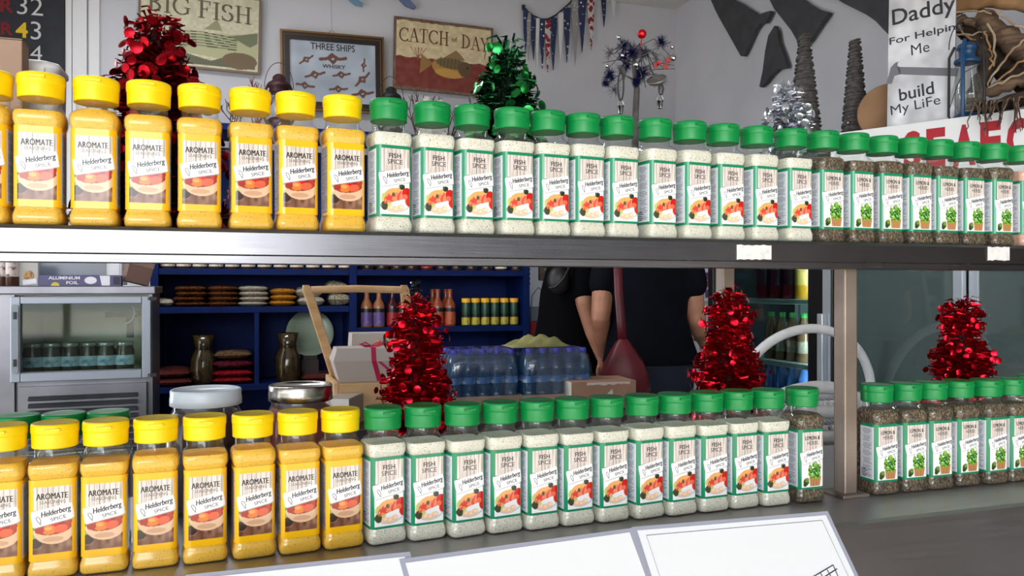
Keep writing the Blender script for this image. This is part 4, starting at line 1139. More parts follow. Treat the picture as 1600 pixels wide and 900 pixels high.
stack(484, .15, B2L, 2, .155, .056, 'white', 'big white bag beside the ochre bags', g_)
stack(526, .15, B2L, 2, .130, .074, 'speck', 'speckled bag next to the blue divider', g_)
g_ = 'bags on the low blue board'
stack(270, .12, B3L, 2, .20, .05, 'dark', 'dark bag at the left of the low blue board', g_)
stack(366, .15, B3L, 2, .22, .042, 'red', 'red bag on the low blue board', g_)
stack(366, .15, B3L + .0835, 1, .22, .05, 'maroon', 'maroon bag lying on the red bags', g_)
stack(366, .15, B3L + .136, 1, .20, .045, 'tan', 'tan bag lying on the maroon bag', g_)
stack(500, .12, B3L, 1, .24, .045, 'dark', 'dark bag on the low board under the green plate', g_)

# amber vases and the green plate
AMB = mat('amber_glass', (44, 34, 16), .12, spec=.8, noise=(20, (70, 52, 20), .4, .7))
def vase(px, off, z, k, lab):
    t = thing('amber_vase', lab, 'vase', up(px, off, z), RZ)
    MB().lathe([(.05 * k, 0), (.062 * k, .01), (.07 * k, .08 * k), (.066 * k, .14 * k), (.046 * k, .19 * k), (.044 * k, .21 * k), (.058 * k, .275 * k), (.053 * k, .274 * k), (.038 * k, .21 * k), (.04 * k, .19 * k), (.058 * k, .13 * k), (.05 * k, .02)], 28).build('vase_body', AMB, t)
    MB().lathe([(.047 * k, .195 * k), (.0475 * k, .2 * k), (.047 * k, .205 * k)], 24, cap0=False, cap1=False).build('neck_band', mat('amber_dark', (30, 22, 10), .2), t)
vase(318, .08, B3L, .98, 'dark amber glass vase on the low blue board, left of the divider')
vase(450, .05, B3L, 1.0, 'dark amber glass vase standing in front of the green plate')
pl_ = MB(); pl_.lathe([(.001, .004), (.085, .004), (.10, .008), (.135, .02), (.137, .022), (.134, .0235), (.10, .013), (.085, .010), (.001, .010)], 40, cap0=True, cap1=True)
ppos = up(484, .25, uz(484, 521, .25))
po_ = pl_.build('plate', mat('pale_green_glaze', (142, 160, 136), .3), loc=ppos, rot=(R(78), 0, RZ))
tag(po_, 'pale green plate standing upright on the low blue board', 'plate')
# its stand
st_ = thing('plate_stand', 'small dark stand holding the green plate', 'stand', up(484, .22, B3L), RZ)
zz_ = ppos.z - B3L - .137 * .97
MB().span((-.05, -.04, 0), (.05, .05, max(.02, zz_ - .012))).build('stand_base', mat('dark_wood', (40, 26, 20), .5), st_, bevel=.003)
MB().span((-.04, -.038, max(.02, zz_ - .012)), (.04, -.03, max(.02, zz_ - .012) + .02)).build('stand_lip', mat('dark_wood'), st_)

# sauce bottles
def bottle(px, off, z, prof, body, lab_m, cap_m, lz, label, grp, proto, key, lr, band=None, name='sauce_bottle'):
    if key in proto: return copy_thing(proto[key], up(px, off, z), RZ, label, grp)
    t = thing(name, label, 'bottle', up(px, off, z), RZ, grp); proto[key] = t
    MB().lathe(prof, 20).build('bottle_body', body, t)
    MB().lathe([(lr, lz[0]), (lr, lz[1])], 20, cap0=False, cap1=False).build('bottle_label', lab_m, t)
    if band: MB().lathe([(lr + .0003, lz[1]), (lr + .0003, lz[1] + band[0])], 20, cap0=False, cap1=False).build('label_band', band[1], t)
    top = prof[-1]
    MB().lathe([(top[0] * 1.12, top[1] - .012), (top[0] * 1.15, top[1] + .012), (top[0] * 1.0, top[1] + .014)], 16).build('cap', cap_m, t)
    return t
PB = {}
SP = [(.031, 0), (.034, .004), (.034, .118), (.030, .135), (.016, .160), (.0135, .175), (.0135, .205)]
sauceb = mat('tan_sauce', (150, 92, 54), .25); sauced = mat('dark_red_sauce', (62, 14, 16), .2); sauceo = mat('orange_sauce', (142, 66, 36), .25)
purp = mat('purple_label', (86, 66, 128), .4, noise=(50, (130, 100, 120), .5, .7)); orgl = mat('orange_label', (176, 78, 40), .4, noise=(50, (120, 50, 30), .5, .7)); blkl = mat('black_band', (20, 18, 20), .4)
whc = mat('white_cap', (220, 216, 206), .4); blc = mat('black_cap', (24, 22, 22), .4)
g_ = 'sauce bottles on the right blue board'
for i, px in enumerate((573, 592)): bottle(px, .06, B2R, SP, sauceb, purp, sauceb, (.01, .085), 'tan sauce bottle with purple label on the blue board, %s from the divider' % ORD[i], g_, PB, 'p', .0344, (.022, blkl))
for i, px in enumerate((613, 629)): bottle(px, .07, B2R, SP, sauced, REDL, sauced, (.01, .085), 'dark red sauce bottle on the blue board, %s after the purple labels' % ORD[i], g_, PB, 'r', .0344, (.022, blkl))
for i, (px, o_) in enumerate(((676, .14), (684, .06), (703, .06), (697, .15))): bottle(px, o_, B2R, SP, sauceo, orgl, sauceo, (.01, .085), 'orange sauce bottle on the blue board, ' + ['at the back on the left', 'at the front on the left', 'at the front on the right', 'at the back on the right'][i], g_, PB, 'o', .0344, (.022, blkl))
SQ = [(.024, 0), (.026, .004), (.026, .11), (.024, .128), (.0235, .15)]
grn = mat('green_bottle', (24, 66, 44), .35); yel = mat('yellow_label', (188, 168, 50), .4, noise=(60, (110, 120, 40), .5, .7)); yc = mat('orange_yellow_cap', (232, 170, 20), .4)
for i, px in enumerate((728, 743, 758, 773, 788, 803)):
    bottle(px, .05, B2R, SQ, grn, yel, yc, (.006, .05), 'green squeeze bottle with orange-yellow cap on the blue board, %s from the left' % ORD[i], 'yellow-capped squeeze bottles on the blue board', PB, 'y', .0264, (.02, blkl), 'squeeze_bottle')
tinsel_tree('tinsel_tree', 'dark silver tinsel tree on the blue board between the sauce bottles', 'christmas tree', up(650, .1, B2R), .275, .062, .03, 8, foil('dark_silver_tinsel', (90, 90, 100), .25), SDSC, n=1500, nd=60, disc=.006)

# lanterns, coral twigs and a paper bag on top of the blue unit
UTZ = UT + .0355
def lantern(px, off, h, m_, lab):
    t = thing('storm_lantern', lab, 'lantern', up(px, off, UTZ), RZ); k = h / .3
    MB().lathe([(.055 * k, 0), (.06 * k, .006 * k), (.06 * k, .04 * k), (.045 * k, .055 * k), (.03 * k, .06 * k)], 24).build('oil_tank', m_, t)
    MB().lathe([(.03 * k, .061 * k), (.048 * k, .10 * k), (.046 * k, .13 * k), (.032 * k, .172 * k)], 24, cap0=False, cap1=False).build('glass_globe', CLEAR, t)
    MB().lathe([(.04 * k, .173 * k), (.046 * k, .178 * k), (.044 * k, .20 * k), (.056 * k, .205 * k), (.05 * k, .222 * k), (.03 * k, .235 * k), (.03 * k, .25 * k), (.018 * k, .262 * k), (.008 * k, .266 * k)], 24).build('chimney_cap', m_, t)
    for s_ in (-1, 1): MB().tube([(s_ * .057 * k, 0, .035 * k), (s_ * .068 * k, 0, .06 * k), (s_ * .066 * k, 0, .18 * k), (s_ * .048 * k, 0, .215 * k)], .006 * k, 8).build('side_tube', m_, t)
    MB().tube([(.066 * k * math.cos(a_), 0, .20 * k + .12 * k * math.sin(a_)) for a_ in np.linspace(0, math.pi, 15)], .0018 * k, 6).build('bail_handle', m_, t)
lantern(436, .12, .36, mat('dark_red_iron', (58, 24, 30), .45), 'dark red storm lantern in front of the framed print')
lantern(611, .12, .335, mat('black_green_iron', (24, 28, 28), .45), 'black storm lantern right of the framed print')
def coral(px, off, h, w, m_, lab, seed, n=7):
    rg = random.Random(seed); t = thing('coral_branch', lab, 'ornament', up(px, off, UTZ), RZ); mb = MB()
    def grow(p, d, l, r, k):
        q = p + d * l; mid = p + d * l * .5 + Vector((rg.uniform(-1, 1), rg.uniform(-1, 1), 0)) * l * .08
        mb.tube([p, mid, q], [r, r * .85, r * .7], 5)
        if k:
            for s_ in range(rg.choice((2, 2, 3))):
                a_ = Vector((rg.uniform(-.8, .8) * w, rg.uniform(-.4, .4), rg.uniform(.5, 1))).normalized(); grow(q, (d * .6 + a_ * .8).normalized(), l * rg.uniform(.6, .85), r * .68, k - 1)
    for i in range(n): grow(Vector((rg.uniform(-.02, .02), rg.uniform(-.02, .02), .01)), Vector((rg.uniform(-.7, .7) * w, rg.uniform(-.3, .3), 1)).normalized(), h * rg.uniform(.24, .34), .0055, 3)
    mb.lathe([(.05, 0), (.05, .01), (.02, .02)], 16); mb.build('branches', m_, t)
coralm = mat('red_coral', (132, 58, 58), .7, noise=(30, (96, 60, 60), .4, .6)); twig = mat('brown_twig', (92, 66, 62), .8)
coral(402, .2, .36, .8, coralm, 'red coral-like branch left of the framed print', 21)
coral(655, .16, .32, 1.0, twig, 'brown branching twigs in front of the catch sign', 22)
coral(700, .16, .26, 1.0, twig, 'low brown twigs below the catch sign', 23, 5)
coral(366, .22, .26, 1.2, twig, 'dark twigs below the big fish sign', 24, 5)
t = thing('paper_bag', 'crumpled white paper bag between the green caps and the catch sign', 'bag', up(676, .1, UTZ), RZ + .2)
mb = MB(); rg = random.Random(5); rings = []
for k, z in enumerate((0, .05, .1, .15, .2, .235)):
    f = 1 - .25 * max(0, k - 2) / 3
    rings.append([(.07 * f * x + rg.uniform(-.006, .006), (.035 * f * y if k < 5 else .004 * y) + rg.uniform(-.004, .004), z + (rg.uniform(-.02, .02) if k == 5 else 0)) for x, y in ((-1, -1), (-.4, -1.2), (.3, -.9), (1, -1), (1.05, 0), (1, 1), (.3, 1.1), (-.4, .9), (-1, 1), (-1.05, 0))])
mb.loft(rings, 0, False, True, True); mb.build('paper_body', mat('white_paper', (214, 204, 200), .75, bump=(20, .3)), t)
mb = MB(); mb.add([(-.03, -.035, .15), (.05, -.03, .16), (.04, -.05, .10), (-.02, -.05, .09)], [(0, 1, 2, 3)]); 

# ---------------------------------------------------------------- stainless counter fridge at the left
FR0 = G(130, 450, 3.0); FRZ = R(21)
fd = Vector((math.cos(FRZ), math.sin(FRZ), 0)); fe_ = Vector((-math.sin(FRZ), math.cos(FRZ), 0))
FO = Vector((FR0.x, FR0.y, 0))
def fx(px, py): 
    t_, p = on_line(px, FO, fd); return t_, EYE - (py - 450) / FPX * p.y
fr_ = thing('counter_fridge', 'stainless steel counter fridge with glass door at the left behind the counter', 'fridge', FO, FRZ)
fst = mat('fridge_steel', (128, 128, 134), .32, .85, noise=(5, (108, 108, 114), .4, .7)); fal = mat('aluminium_frame', (138, 144, 154), .4, .5); crm = mat('cream_lining', (206, 206, 184), .5); dkp = mat('dark_plastic', (22, 22, 26), .5)
xl, xr = fx(-140, 450)[0], fx(238, 450)[0]
dl, zt = fx(20, 461); dr, _ = fx(237, 461); _, zb = fx(130, 593)
ztop = fx(120, 447)[1] ; zt = min(zt, ztop - .03)
gl_, gt = fx(36, 475); gr_, _ = fx(223, 475); gb = fx(130, 578)[1]
FDp = .55
cab = MB()
cab.span((xl, 0, 0.06), (dl + .005, FDp, ztop - .03))                     # left body
cab.span((dl + .005, 0.02, .06), (xr, FDp, zb - .0)); cab.span((dl + .005, 0, zt), (xr, FDp, ztop - .03))
cab.span((dr - .012, 0.0, zb), (xr, FDp, zt)); cab.span((dl + .005, FDp - .04, zb), (dr - .012, FDp, zt), 1)
cab.build('cabinet_body', [fst, crm], fr_)
inn = MB(); inn.span((dl + .006, .03, zb + .0005), (dr - .013, FDp - .041, zb + .012)); inn.span((dl + .006, .03, zt - .012), (dr - .013, FDp - .041, zt - .0005)); inn.span((dl + .0055, .03, zb + .013), (dl + .014, FDp - .041, zt - .013)); inn.span((dr - .022, .03, zb + .013), (dr - .0125, FDp - .041, zt - .013)); inn.build('inner_lining', crm, fr_)
MB().span((xl - .01, -.03, ztop - .0295), (xr + .012, FDp, ztop)).build('steel_top', fst, fr_, bevel=.003)
door = MB()
for a_, b_ in (((dl, -.045, zb + .002), (gl_, -.002, zt - .006)), ((gr_, -.045, zb + .002), (dr, -.002, zt - .006)), ((gl_, -.045, gt), (gr_, -.002, zt - .006)), ((gl_, -.045, zb + .002), (gr_, -.002, gb))): door.span(a_, b_)
dob = door.build('glass_door', fal, fr_, bevel=.003)
pane = MB(); pane.span((gl_ - .004, -.028, gb - .004), (gr_ + .004, -.022, gt + .004)); pane.build('pane', thin_glass('fridge_glass', (234, 242, 238), .05, .6, .04), dob)
hs = MB(); hs.prism([(.5 * (dl + gl_) + .011 * math.cos(a_) , (zt + zb) / 2 + (.115 if math.sin(a_) >= 0 else -.115) + .011 * math.sin(a_)) for a_ in np.linspace(0, 2 * math.pi, 25)[:-1]], -.052, -.0452); hs.build('handle_strip', mat('grey_strip', (126, 132, 140), .4), dob)
for dz in (.085, -.085): MB().box((.5 * (dl + gl_), -.0535, (zt + zb) / 2 + dz), (.011, .003, .026)).build('handle_screw', dkp, dob, bevel=.003)
for z in (zt - .015, zb + .012): MB().box((dr + .004, -.03, z), (.03, .03, .012)).build('hinge', dkp, fr_)
lv = MB(); x0, x1 = fx(31, 610)[0], fx(229, 610)[0]; z1_ = fx(130, 601)[1]
lv.span((x0, -.012, z1_ - .5), (x1, .0185, z1_)); 
for k in range(9):
    z = z1_ - .035 - k * .026
    lv.add([(x0 + .03, -.0125, z), (x1 - .03, -.0125, z), (x1 - .03, -.03, z - .012), (x0 + .03, -.03, z - .012), (x1 - .03, -.0125, z - .018), (x0 + .03, -.0125, z - .018)], [(0, 1, 2, 3), (3, 2, 4, 5)])
lv.build('louvre_panel', fst, fr_)
for x in (xl + .06, xr - .06):
    for y in (.06, FDp - .06): MB().lathe([(.02, 0), (.02, .06)], 12).build('foot', dkp, fr_, loc=(x, y, 0))
# fittings inside
ft = MB(); tx, tz = fx(175, 495); ft.span((tx - .055, .30, tz - .012), (tx + .06, .5085, tz + .012)); ft.span((tx + .02, .36, tz - .10), (tx + .045, .40, tz - .012)); ft.build('fan_housing', dkp, fr_)
wr = MB(); wx, wz = fx(200, 480); wr.tube([(wx, .2, wz), (wx + .01, .2, wz - .03), (wx - .005, .22, wz - .06), (wx - .03, .26, wz - .075)], .003, 6); wr.build('hose', mat('white_hose', (220, 222, 220), .4), fr_)
LB = mat('pale_blue_label', (186, 212, 224), .5, noise=(40, (70, 130, 176), .5, .68)); DJ = mat('dark_preserve', (70, 62, 54), .25, noise=(60, (80, 70, 58), .4, .6)); SLV = mat('pale_lid', (172, 176, 172), .3, .6)
proto = None
for i, px in enumerate((52, 82, 111, 139, 166, 195)):
    t_, p = on_line(px, FO + fe_ * .10, fd); p = Vector((p.x, p.y, zb + .0125)); lab = 'dark preserve jar with pale blue label inside the fridge, %s from the left' % ORD[i]
    if proto is None:
        proto = thing('preserve_jar', lab, 'jar', p, FRZ, 'jars inside the counter fridge')
        MB().lathe([(.030, 0), (.034, .005), (.034, .088), (.028, .104), (.028, .108)], 20).build('glass_jar', DJ, proto)
        MB().lathe([(.0344, .032), (.0344, .070)], 20, cap0=False, cap1=False).build('jar_label', LB, proto)
        MB().lathe([(.030, .106), (.031, .107), (.031, .119), (.029, .121)], 20).build('lid', SLV, proto)
    else: copy_thing(proto, p, FRZ, lab)
# things standing on the fridge
def ft_(px, off): 
    t_, p = on_line(px, FO + fe_ * off, fd); return Vector((p.x, p.y, ztop))
g_ = 'sauce bottles on the fridge'
PB2 = {}
t = thing('foil_box', 'purple aluminium foil box lying on the counter fridge', 'box', ft_(126, .06), FRZ)
MB().span((-.14, 0, 0), (.14, .06, .042)).build('carton', mat('purple_carton', (46, 38, 98), .35), t, bevel=.001)
mb = MB(); put_text(mb, 'ALUMINIUM', -.055, .031, -.0008, width=.105, height=.012, bold=.02); put_text(mb, 'FOIL', -.028, .013, -.0008, width=.04, height=.012, bold=.02); mb.build('lettering', mat('white_ink', (226, 224, 232), .5), t)
mb = MB(); mb.prism([(.034 + .021 * math.cos(a_), .022 + .014 * math.sin(a_)) for a_ in np.linspace(0, 6.28, 25)[:-1]], -.0008, .0004); mb.prism([(.065, .040), (.10, .040), (.10, .002), (.072, .002)], -.0008, .0004); mb.build('white_patch', mat('white_ink'), t)
mb = MB(); put_text(mb, 'foil', .034, .022, -.0011, width=.022, height=.010, bold=.02) if False else None
MB().prism([(-.085 + .014 * math.cos(a_), .001 + .014 * math.sin(a_)) for a_ in np.linspace(0, math.pi, 15)], -.0008, .0004).build('yellow_sun', mat('yellow_ink', (214, 190, 60), .5), t)
MB().prism([(.112, .036), (.136, .036), (.136, .006), (.112, .006)], -.0008, .0004).build('dark_patch', mat('navy_ink', (24, 24, 50), .5), t)
for i, px in enumerate((4, 18)):
    p = ft_(px, .08); lab = ['dark sauce bottle on the fridge at the left edge', 'dark sauce bottle with pale label beside the grey packet on the fridge'][i]
    t = thing('sauce_bottle', lab, 'bottle', p, FRZ, g_)
    MB().lathe([(.026, 0), (.028, .004), (.028, .12), (.012, .15), (.012, .18)], 18).build('bottle_body', BRN, t); MB().lathe([(.0284, .035), (.0284, .1)], 18, cap0=False, cap1=False).build('bottle_label', mat('pale_label', (200, 186, 180), .5, noise=(50, (90, 40, 50), .55, .65)), t); MB().lathe([(.014, .172), (.014, .198)], 14).build('cap', blc, t)
t = thing('food_packet', 'small grey and brown food packet on the fridge', 'packet', ft_(45, .07), FRZ)
MB().span((-.032, 0, 0), (.032, .04, .09)).build('packet', mat('grey_packet', (172, 168, 164), .45), t, bevel=.003); mb = MB(); mb.ball((0, -.0002, .04), .018, 14, sy=.06); mb.build('food_picture', mat('food_brown', (132, 92, 56), .5, noise=(90, (190, 150, 90), .45, .6)), t); MB().box((.003, -.001, .016), (.045, .002, .018), rot=Matrix.Rotation(R(-8), 3, 'Y')).build('packet_tag', mat('white_ink'), t)
t = thing('microwave_oven', 'grey white microwave oven at the back of the fridge top', 'oven', ft_(123, .30), FRZ)
MB().span((-.16, 0, .006), (.16, .24, .17)).build('oven_body', mat('white_metal'), t, bevel=.004); MB().span((-.145, -.006, .02), (.10, -.0005, .155)).build('oven_door', mat('grey_glass', (90, 96, 110), .2), t); MB().span((.112, -.006, .02), (.15, -.0005, .155)).build('control_panel', mat('white_ink'), t)
for x in (-.13, .13): MB().span((x - .012, .03, 0), (x + .012, .2, .0058)).build('foot', dkp, t)
t = thing('cardboard_box', 'small tilted brown box at the right end of the fridge top', 'box', ft_(214, .1), FRZ, rot=(0, R(14), FRZ + .3))
MB().span((-.045, 0, .0), (.045, .07, .15)).build('carton', mat('box_brown', (112, 84, 76), .7), t, bevel=.001); MB().span((-.046, -.0008, .07), (.046, .0002, .10)).build('paper_tape', mat('tape_tan', (140, 112, 98), .5), t)
t.location.z += .0112

# ---------------------------------------------------------------- work table with trays and water packs
TF0 = Vector(((600 - 800) / FPX * 2.45, 2.45, 0)); TZ = .77
def tb(px, Z_or_off): 
    t_, p = on_line(px, TF0 + E * Z_or_off); return Vector((p.x, p.y, TZ))
tt0, tt1 = on_line(440, TF0)[0], on_line(1000, TF0)[0]
tab = thing('work_table', 'dark topped work table behind the counter carrying boxes and water packs', 'table', TF0, RZ)
MB().span((tt0, 0, TZ - .035), (tt1, .74, TZ)).build('tabletop', mat('dark_table', (62, 58, 54), .45, noise=(6, (48, 46, 44), .4, .6)), tab, bevel=.003)
tlg = mat('table_steel', (110, 110, 112), .4, .8)
for x in (tt0 + .05, tt1 - .05):
    for y in (.05, .69): MB().span((x - .02, y - .02, 0), (x + .02, y + .02, TZ - .0355)).build('leg', tlg, tab)
MB().span((tt0 + .07, .04, TZ - .09), (tt1 - .07, .06, TZ - .0355)).build('apron', tlg, tab)

# wooden tray with a tall bail handle
WD = mat('pale_pine', (206, 168, 122), .5, noise=(3, (186, 146, 102), .4, .65, (3, 26, 3)))
p = tb(594, .30); t = thing('wooden_tray', 'pale wooden tray with tall bail handle standing on the work table', 'tray', p, RZ)
s = p.y / FPX; lx = lambda px: (px - 594) * s * 1.04; lz = lambda py: EYE - (py - 450) * s - TZ
w2 = .155
MB().span((-w2, -.13, .10), (w2, .13, .118)).build('tray_base', WD, t, bevel=.002)
MB().span((-w2, -.145, 0), (w2, -.1305, .122)).build('side_board', WD, t, bevel=.002); MB().span((-w2, .1305, 0), (w2, .145, .122)).build('side_board', WD, t, bevel=.002)
for x, nm in ((-w2 - .0155, 'end_board'), (w2 + .0005, 'end_board')): MB().span((x, -.145, 0), (x + .015, .145, .125)).build(nm, WD, t, bevel=.002)
zt_ = lz(452)
tl_, tr_ = lx(487), lx(629)
for xb_, xt_ in ((-w2 + .014, tl_), (w2 - .016, tr_)):
    a_ = Vector((xb_, .10, .119)); b_ = Vector((xt_, -.02, zt_)); dv = (b_ - a_)
    ring = lambda c, w_, d_: [c + Vector((-w_, -d_, 0)), c + Vector((w_, -d_, 0)), c + Vector((w_, d_, 0)), c + Vector((-w_, d_, 0))]
    mb = MB(); mb.loft([ring(a_, .017, .010), ring(a_ + dv * .5, .016, .010), ring(b_, .016, .010), ring(b_ + dv.normalized() * .016, .010, .009)], 0, False); mb.build('handle_arm', WD, t, bevel=.004)
MB().tube([(tl_ + .012, -.02, zt_ - .002), ((tl_ + tr_) / 2, -.02, zt_ + .002), (tr_ - .012, -.02, zt_ - .002)], .0125, 14).build('handle_bar', WD, t)

# gift boxes with ribbon in the tray
gb_ = mat('pale_grey_card', (176, 166, 160), .7); rib = mat('pink_ribbon', (176, 24, 74), .35)
def gift(px, off, zb_, w, d, h, lab, ribbon, flare=.02):
    g = thing('gift_box', lab, 'box', tb(px, off) + Vector((0, 0, zb_)), RZ)
    R4 = lambda w_, d_, z: [(-w_, -d_, z), (w_, -d_, z), (w_, d_, z), (-w_, d_, z)]
    MB().loft([R4(w / 2 - flare, d / 2 - flare * .6, 0), R4(w / 2, d / 2, h * .62)], 0, False).build('box_body', gb_, g)
    MB().loft([R4(w / 2 + .002, d / 2 + .002, h * .62 + .0003), R4(w / 2 - flare * .6, d / 2 - flare * .8, h)], 0, False).build('box_lid', gb_, g)
    if ribbon:
        x = w * .08
        rb_ = MB(); pts = [(x + .02, -d / 2 + flare * .6 - .0015, .002), (x, -d / 2 - .0025, h * .62), (x, -d / 2 + flare * .8 - .002, h + .0012), (x, d / 2 - flare, h + .0012)]
        for (a_, b_) in zip(pts[:-1], pts[1:]):
            a_, b_ = Vector(a_), Vector(b_); o = Vector((.008, 0, 0)); rb_.add([a_ - o, a_ + o, b_ + o, b_ - o], [(0, 1, 2, 3)])
        rb_.add([(x + .012, -d / 2 - .003, h * .60), (x + .024, -d / 2 - .003, h * .60), (x + .10, -d / 2 - .004, .0), (x + .09, -d / 2 - .004, -.004)], [(0, 1, 2, 3)])
        o = rb_.build('ribbon', rib, g)
        bw = MB()
        for s_ in (-1, 1):
            bw.tube([(x, -.01, h + .004), (x + s_ * .02, -.015, h + .016), (x + s_ * .038, -.02, h + .010), (x + s_ * .02, -.02, h + .003), (x, -.012, h + .004)], [.003, .006, .006, .005, .003], 8, flat=.4)
        bw.build('bow', rib, o)
        for k, c_ in enumerate(((220, 96, 40), (50, 90, 50), (190, 60, 60))): MB().ball((x + .03 + k * .022, .02, h + .0105), .0105, 12).build('bow_bead', mat('bead_%d' % k, c_, .4), o)
    return g
gift(571, .285, .1185, .225, .15, .112, 'pale grey gift box tied with pink ribbon inside the wooden tray', True)
gift(588, .58, .0, .20, .12, .262, 'pale grey gift box standing behind the wooden tray', False, .006)

# white carton lying in front of the tray, brown carton farther right
t = thing('white_carton', 'small flat white carton lying in front of the wooden tray', 'box', tb(533, .06), RZ + R(-24))
MB().span((-.034, -.03, 0), (.034, .26, .092)).build('carton', mat('white_card', (214, 208, 202), .6), t, bevel=.001)
MB().span((-.0335, -.0295, .0923), (.0335, .2595, .0932)).build('lid', mat('grey_card', (150, 136, 126), .65), t)
MB().span((.0342, -.0295, .001), (.0350, .2595, .091)).build('side_panel', mat('grey_card'), t)
p = tb(936, .16); t = thing('brown_carton', 'brown cardboard carton with white end and torn tape on the work table', 'box', p, RZ + R(-4))
s = p.y / FPX
hh = EYE - (596 - 450) * s - TZ
MB().span((-45 * s, 0, 0), (62 * s, .17, hh)).build('carton', mat('carton_brown', (172, 132, 108), .7, noise=(7, (158, 120, 98), .4, .6)), t, bevel=.001)
MB().span((-45 * s - .0012, .0, .002), (-45 * s - .0003, .169, hh - .001)).build('white_end', mat('carton_white', (222, 216, 206), .6), t)
mb = MB(); rg = random.Random(3); n = 14
top = [(-20 * s + i * 72 * s / n, hh - .012 + rg.uniform(-.003, .003)) for i in range(n + 1)]
mb.prism(top + [(52 * s, hh - .003), (-20 * s, hh - .003)], -.0012, -.0003); mb.build('torn_tape', mat('tape_white', (214, 200, 190), .35), t)
mb = MB(); mb.prism([(8 * s, .040), (22 * s, .070), (24 * s, .03), (4 * s, .03)], -.0012, -.0003); mb.build('white_sticker', mat('carton_white'), t)

# shrink-wrapped water packs on card trays
WB = thin_glass('water_bottle', (186, 214, 232), .06, .7, .06, dens=.22, densc=(96, 150, 190)); WC = mat('blue_bottle_cap', (58, 62, 178), .4); WL = mat('blue_water_label', (70, 120, 180), .4, noise=(30, (190, 210, 226), .5, .62))
WRAP = thin_glass('shrink_wrap', (226, 232, 240), .10, .8, .12, dens=.03, densc=(170, 190, 215))
wprof = [(.026, 0), (.030, .004), (.0305, .03), (.028, .036), (.0305, .042), (.0305, .06), (.0305, .12), (.029, .135), (.022, .16), (.0135, .178), (.0125, .185)]
wprof = [(r_ * .84, z_ * .9) for r_, z_ in wprof]
wm = MB().lathe(wprof, 16).mesh('bottle_body', WB); wcm = MB().lathe([(.0122, .164), (.0126, .165), (.0126, .179), (.0113, .181)], 14).mesh('cap', WC); wlm = MB().lathe([(.0259, .062), (.0259, .085)], 16, cap0=False, cap1=False).mesh('bottle_label', WL)
def water_pack(px, off, nx, ny, lab, side, rz):
    p = tb(px, off); M0 = Matrix.Translation(p) @ Matrix.Rotation(rz, 4, 'Z')
    W_, D_ = nx * .0522, ny * .0522
    tr = thing('cardboard_tray', 'shallow brown card tray under the water pack ' + side, 'tray', p, rz)
    MB().span((-W_ / 2 - .006, -D_ / 2 - .006, 0), (W_ / 2 + .006, D_ / 2 + .006, .030)).build('tray_floor', cbm, tr)
    for a_, b_ in (((-W_ / 2 - .007, -D_ / 2 - .007, .0001), (W_ / 2 + .007, -D_ / 2 - .0062, .050)), ((-W_ / 2 - .007, D_ / 2 + .0062, .0001), (W_ / 2 + .007, D_ / 2 + .007, .050)), ((-W_ / 2 - .007, -D_ / 2 - .0038, .0041), (-W_ / 2 - .0062, D_ / 2 + .0038, .050)), ((W_ / 2 + .0062, -D_ / 2 - .0038, .0001), (W_ / 2 + .007, D_ / 2 + .0038, .050))):
        MB().span(a_, b_).build('tray_side', cbm, tr)
    for j in range(ny):
        for i in range(nx):
            q = M0 @ Vector(((i - (nx - 1) / 2) * .0522, (j - (ny - 1) / 2) * .0522, .0305))
            where = '%s column, %s row of the pack %s' % (ORD[i], ORD[j], side)
            b_ = thing('water_bottle', 'blue-capped water bottle, ' + where, 'bottle', q, rz, 'water bottles in the pack ' + side)
            ob('bottle_body', wm, b_); ob('cap', wcm, b_); ob('bottle_label', wlm, b_)
    rg = random.Random(nx * 7 + ny); wr = MB(); rings = []
    for z, g in ((.052, .0012), (.11, .002), (.155, .001), (.188, -.005), (.2085, -.018), (.2122, -.034)):
        ring = []
        for q in range(48):
            a_ = q / 48 * 2 * math.pi; c_, s_ = math.cos(a_), math.sin(a_); k = 1 / max(abs(c_), abs(s_)); k = min(k, 1.30)
            ring.append((c_ * k * (W_ / 2 + g) + rg.uniform(-.0008, .0012), s_ * k * (D_ / 2 + g) + rg.uniform(-.0008, .0012), z + rg.uniform(-.002, .002)))
        rings.append(ring)
    wr.loft(rings, 0, True, False, True)
    o = wr.build('shrink_wrap', WRAP); o.matrix_world = M0 @ Matrix.Translation((0, 0, .001)); tag(o, 'clear wrinkled shrink wrap around the water pack ' + side, 'wrap')
water_pack(745, .36, 5, 4, '', 'beside the red tinsel tree', RZ)
water_pack(857, .34, 5, 4, '', 'under the khaki cloth', RZ)
# folded khaki cloth on the second pack
p = tb(838, .34) + Vector((0, 0, .2145)); rg = random.Random(2)
cl = MB(); n, m_ = 22, 12; vs = []
for j in range(m_ + 1):
    for i in range(n + 1):
        x = (i / n * 2 - 1); y = (j / m_ * 2 - 1); e = max(0, (1 - abs(x) ** 3) * (1 - y ** 4))
        z = e * (.024 + .013 * math.sin(3.2 * x + 2.6 * y + .9) + .006 * math.sin(9 * x - 6 * y) + .002 * math.sin(19 * x + 9 * y))
        vs.append((x * .115, y * .06 * (1 - .15 * x), z + .002))
nv = len(vs); vs += [(x, y, 0.0) for x, y, z in vs]; fs = []
for j in range(m_):
    for i in range(n):
        q = j * (n + 1) + i; fs += [(q, q + 1, q + n + 2, q + n + 1), (nv + q, nv + q + n + 1, nv + q + n + 2, nv + q + 1)]
edge = [i for i in range(n + 1)] + [j * (n + 1) + n for j in range(1, m_ + 1)] + [m_ * (n + 1) + i for i in range(n - 1, -1, -1)] + [j * (n + 1) for j in range(m_ - 1, 0, -1)]
for a_, b_ in zip(edge, edge[1:] + edge[:1]): fs.append((a_, nv + a_, nv + b_, b_))
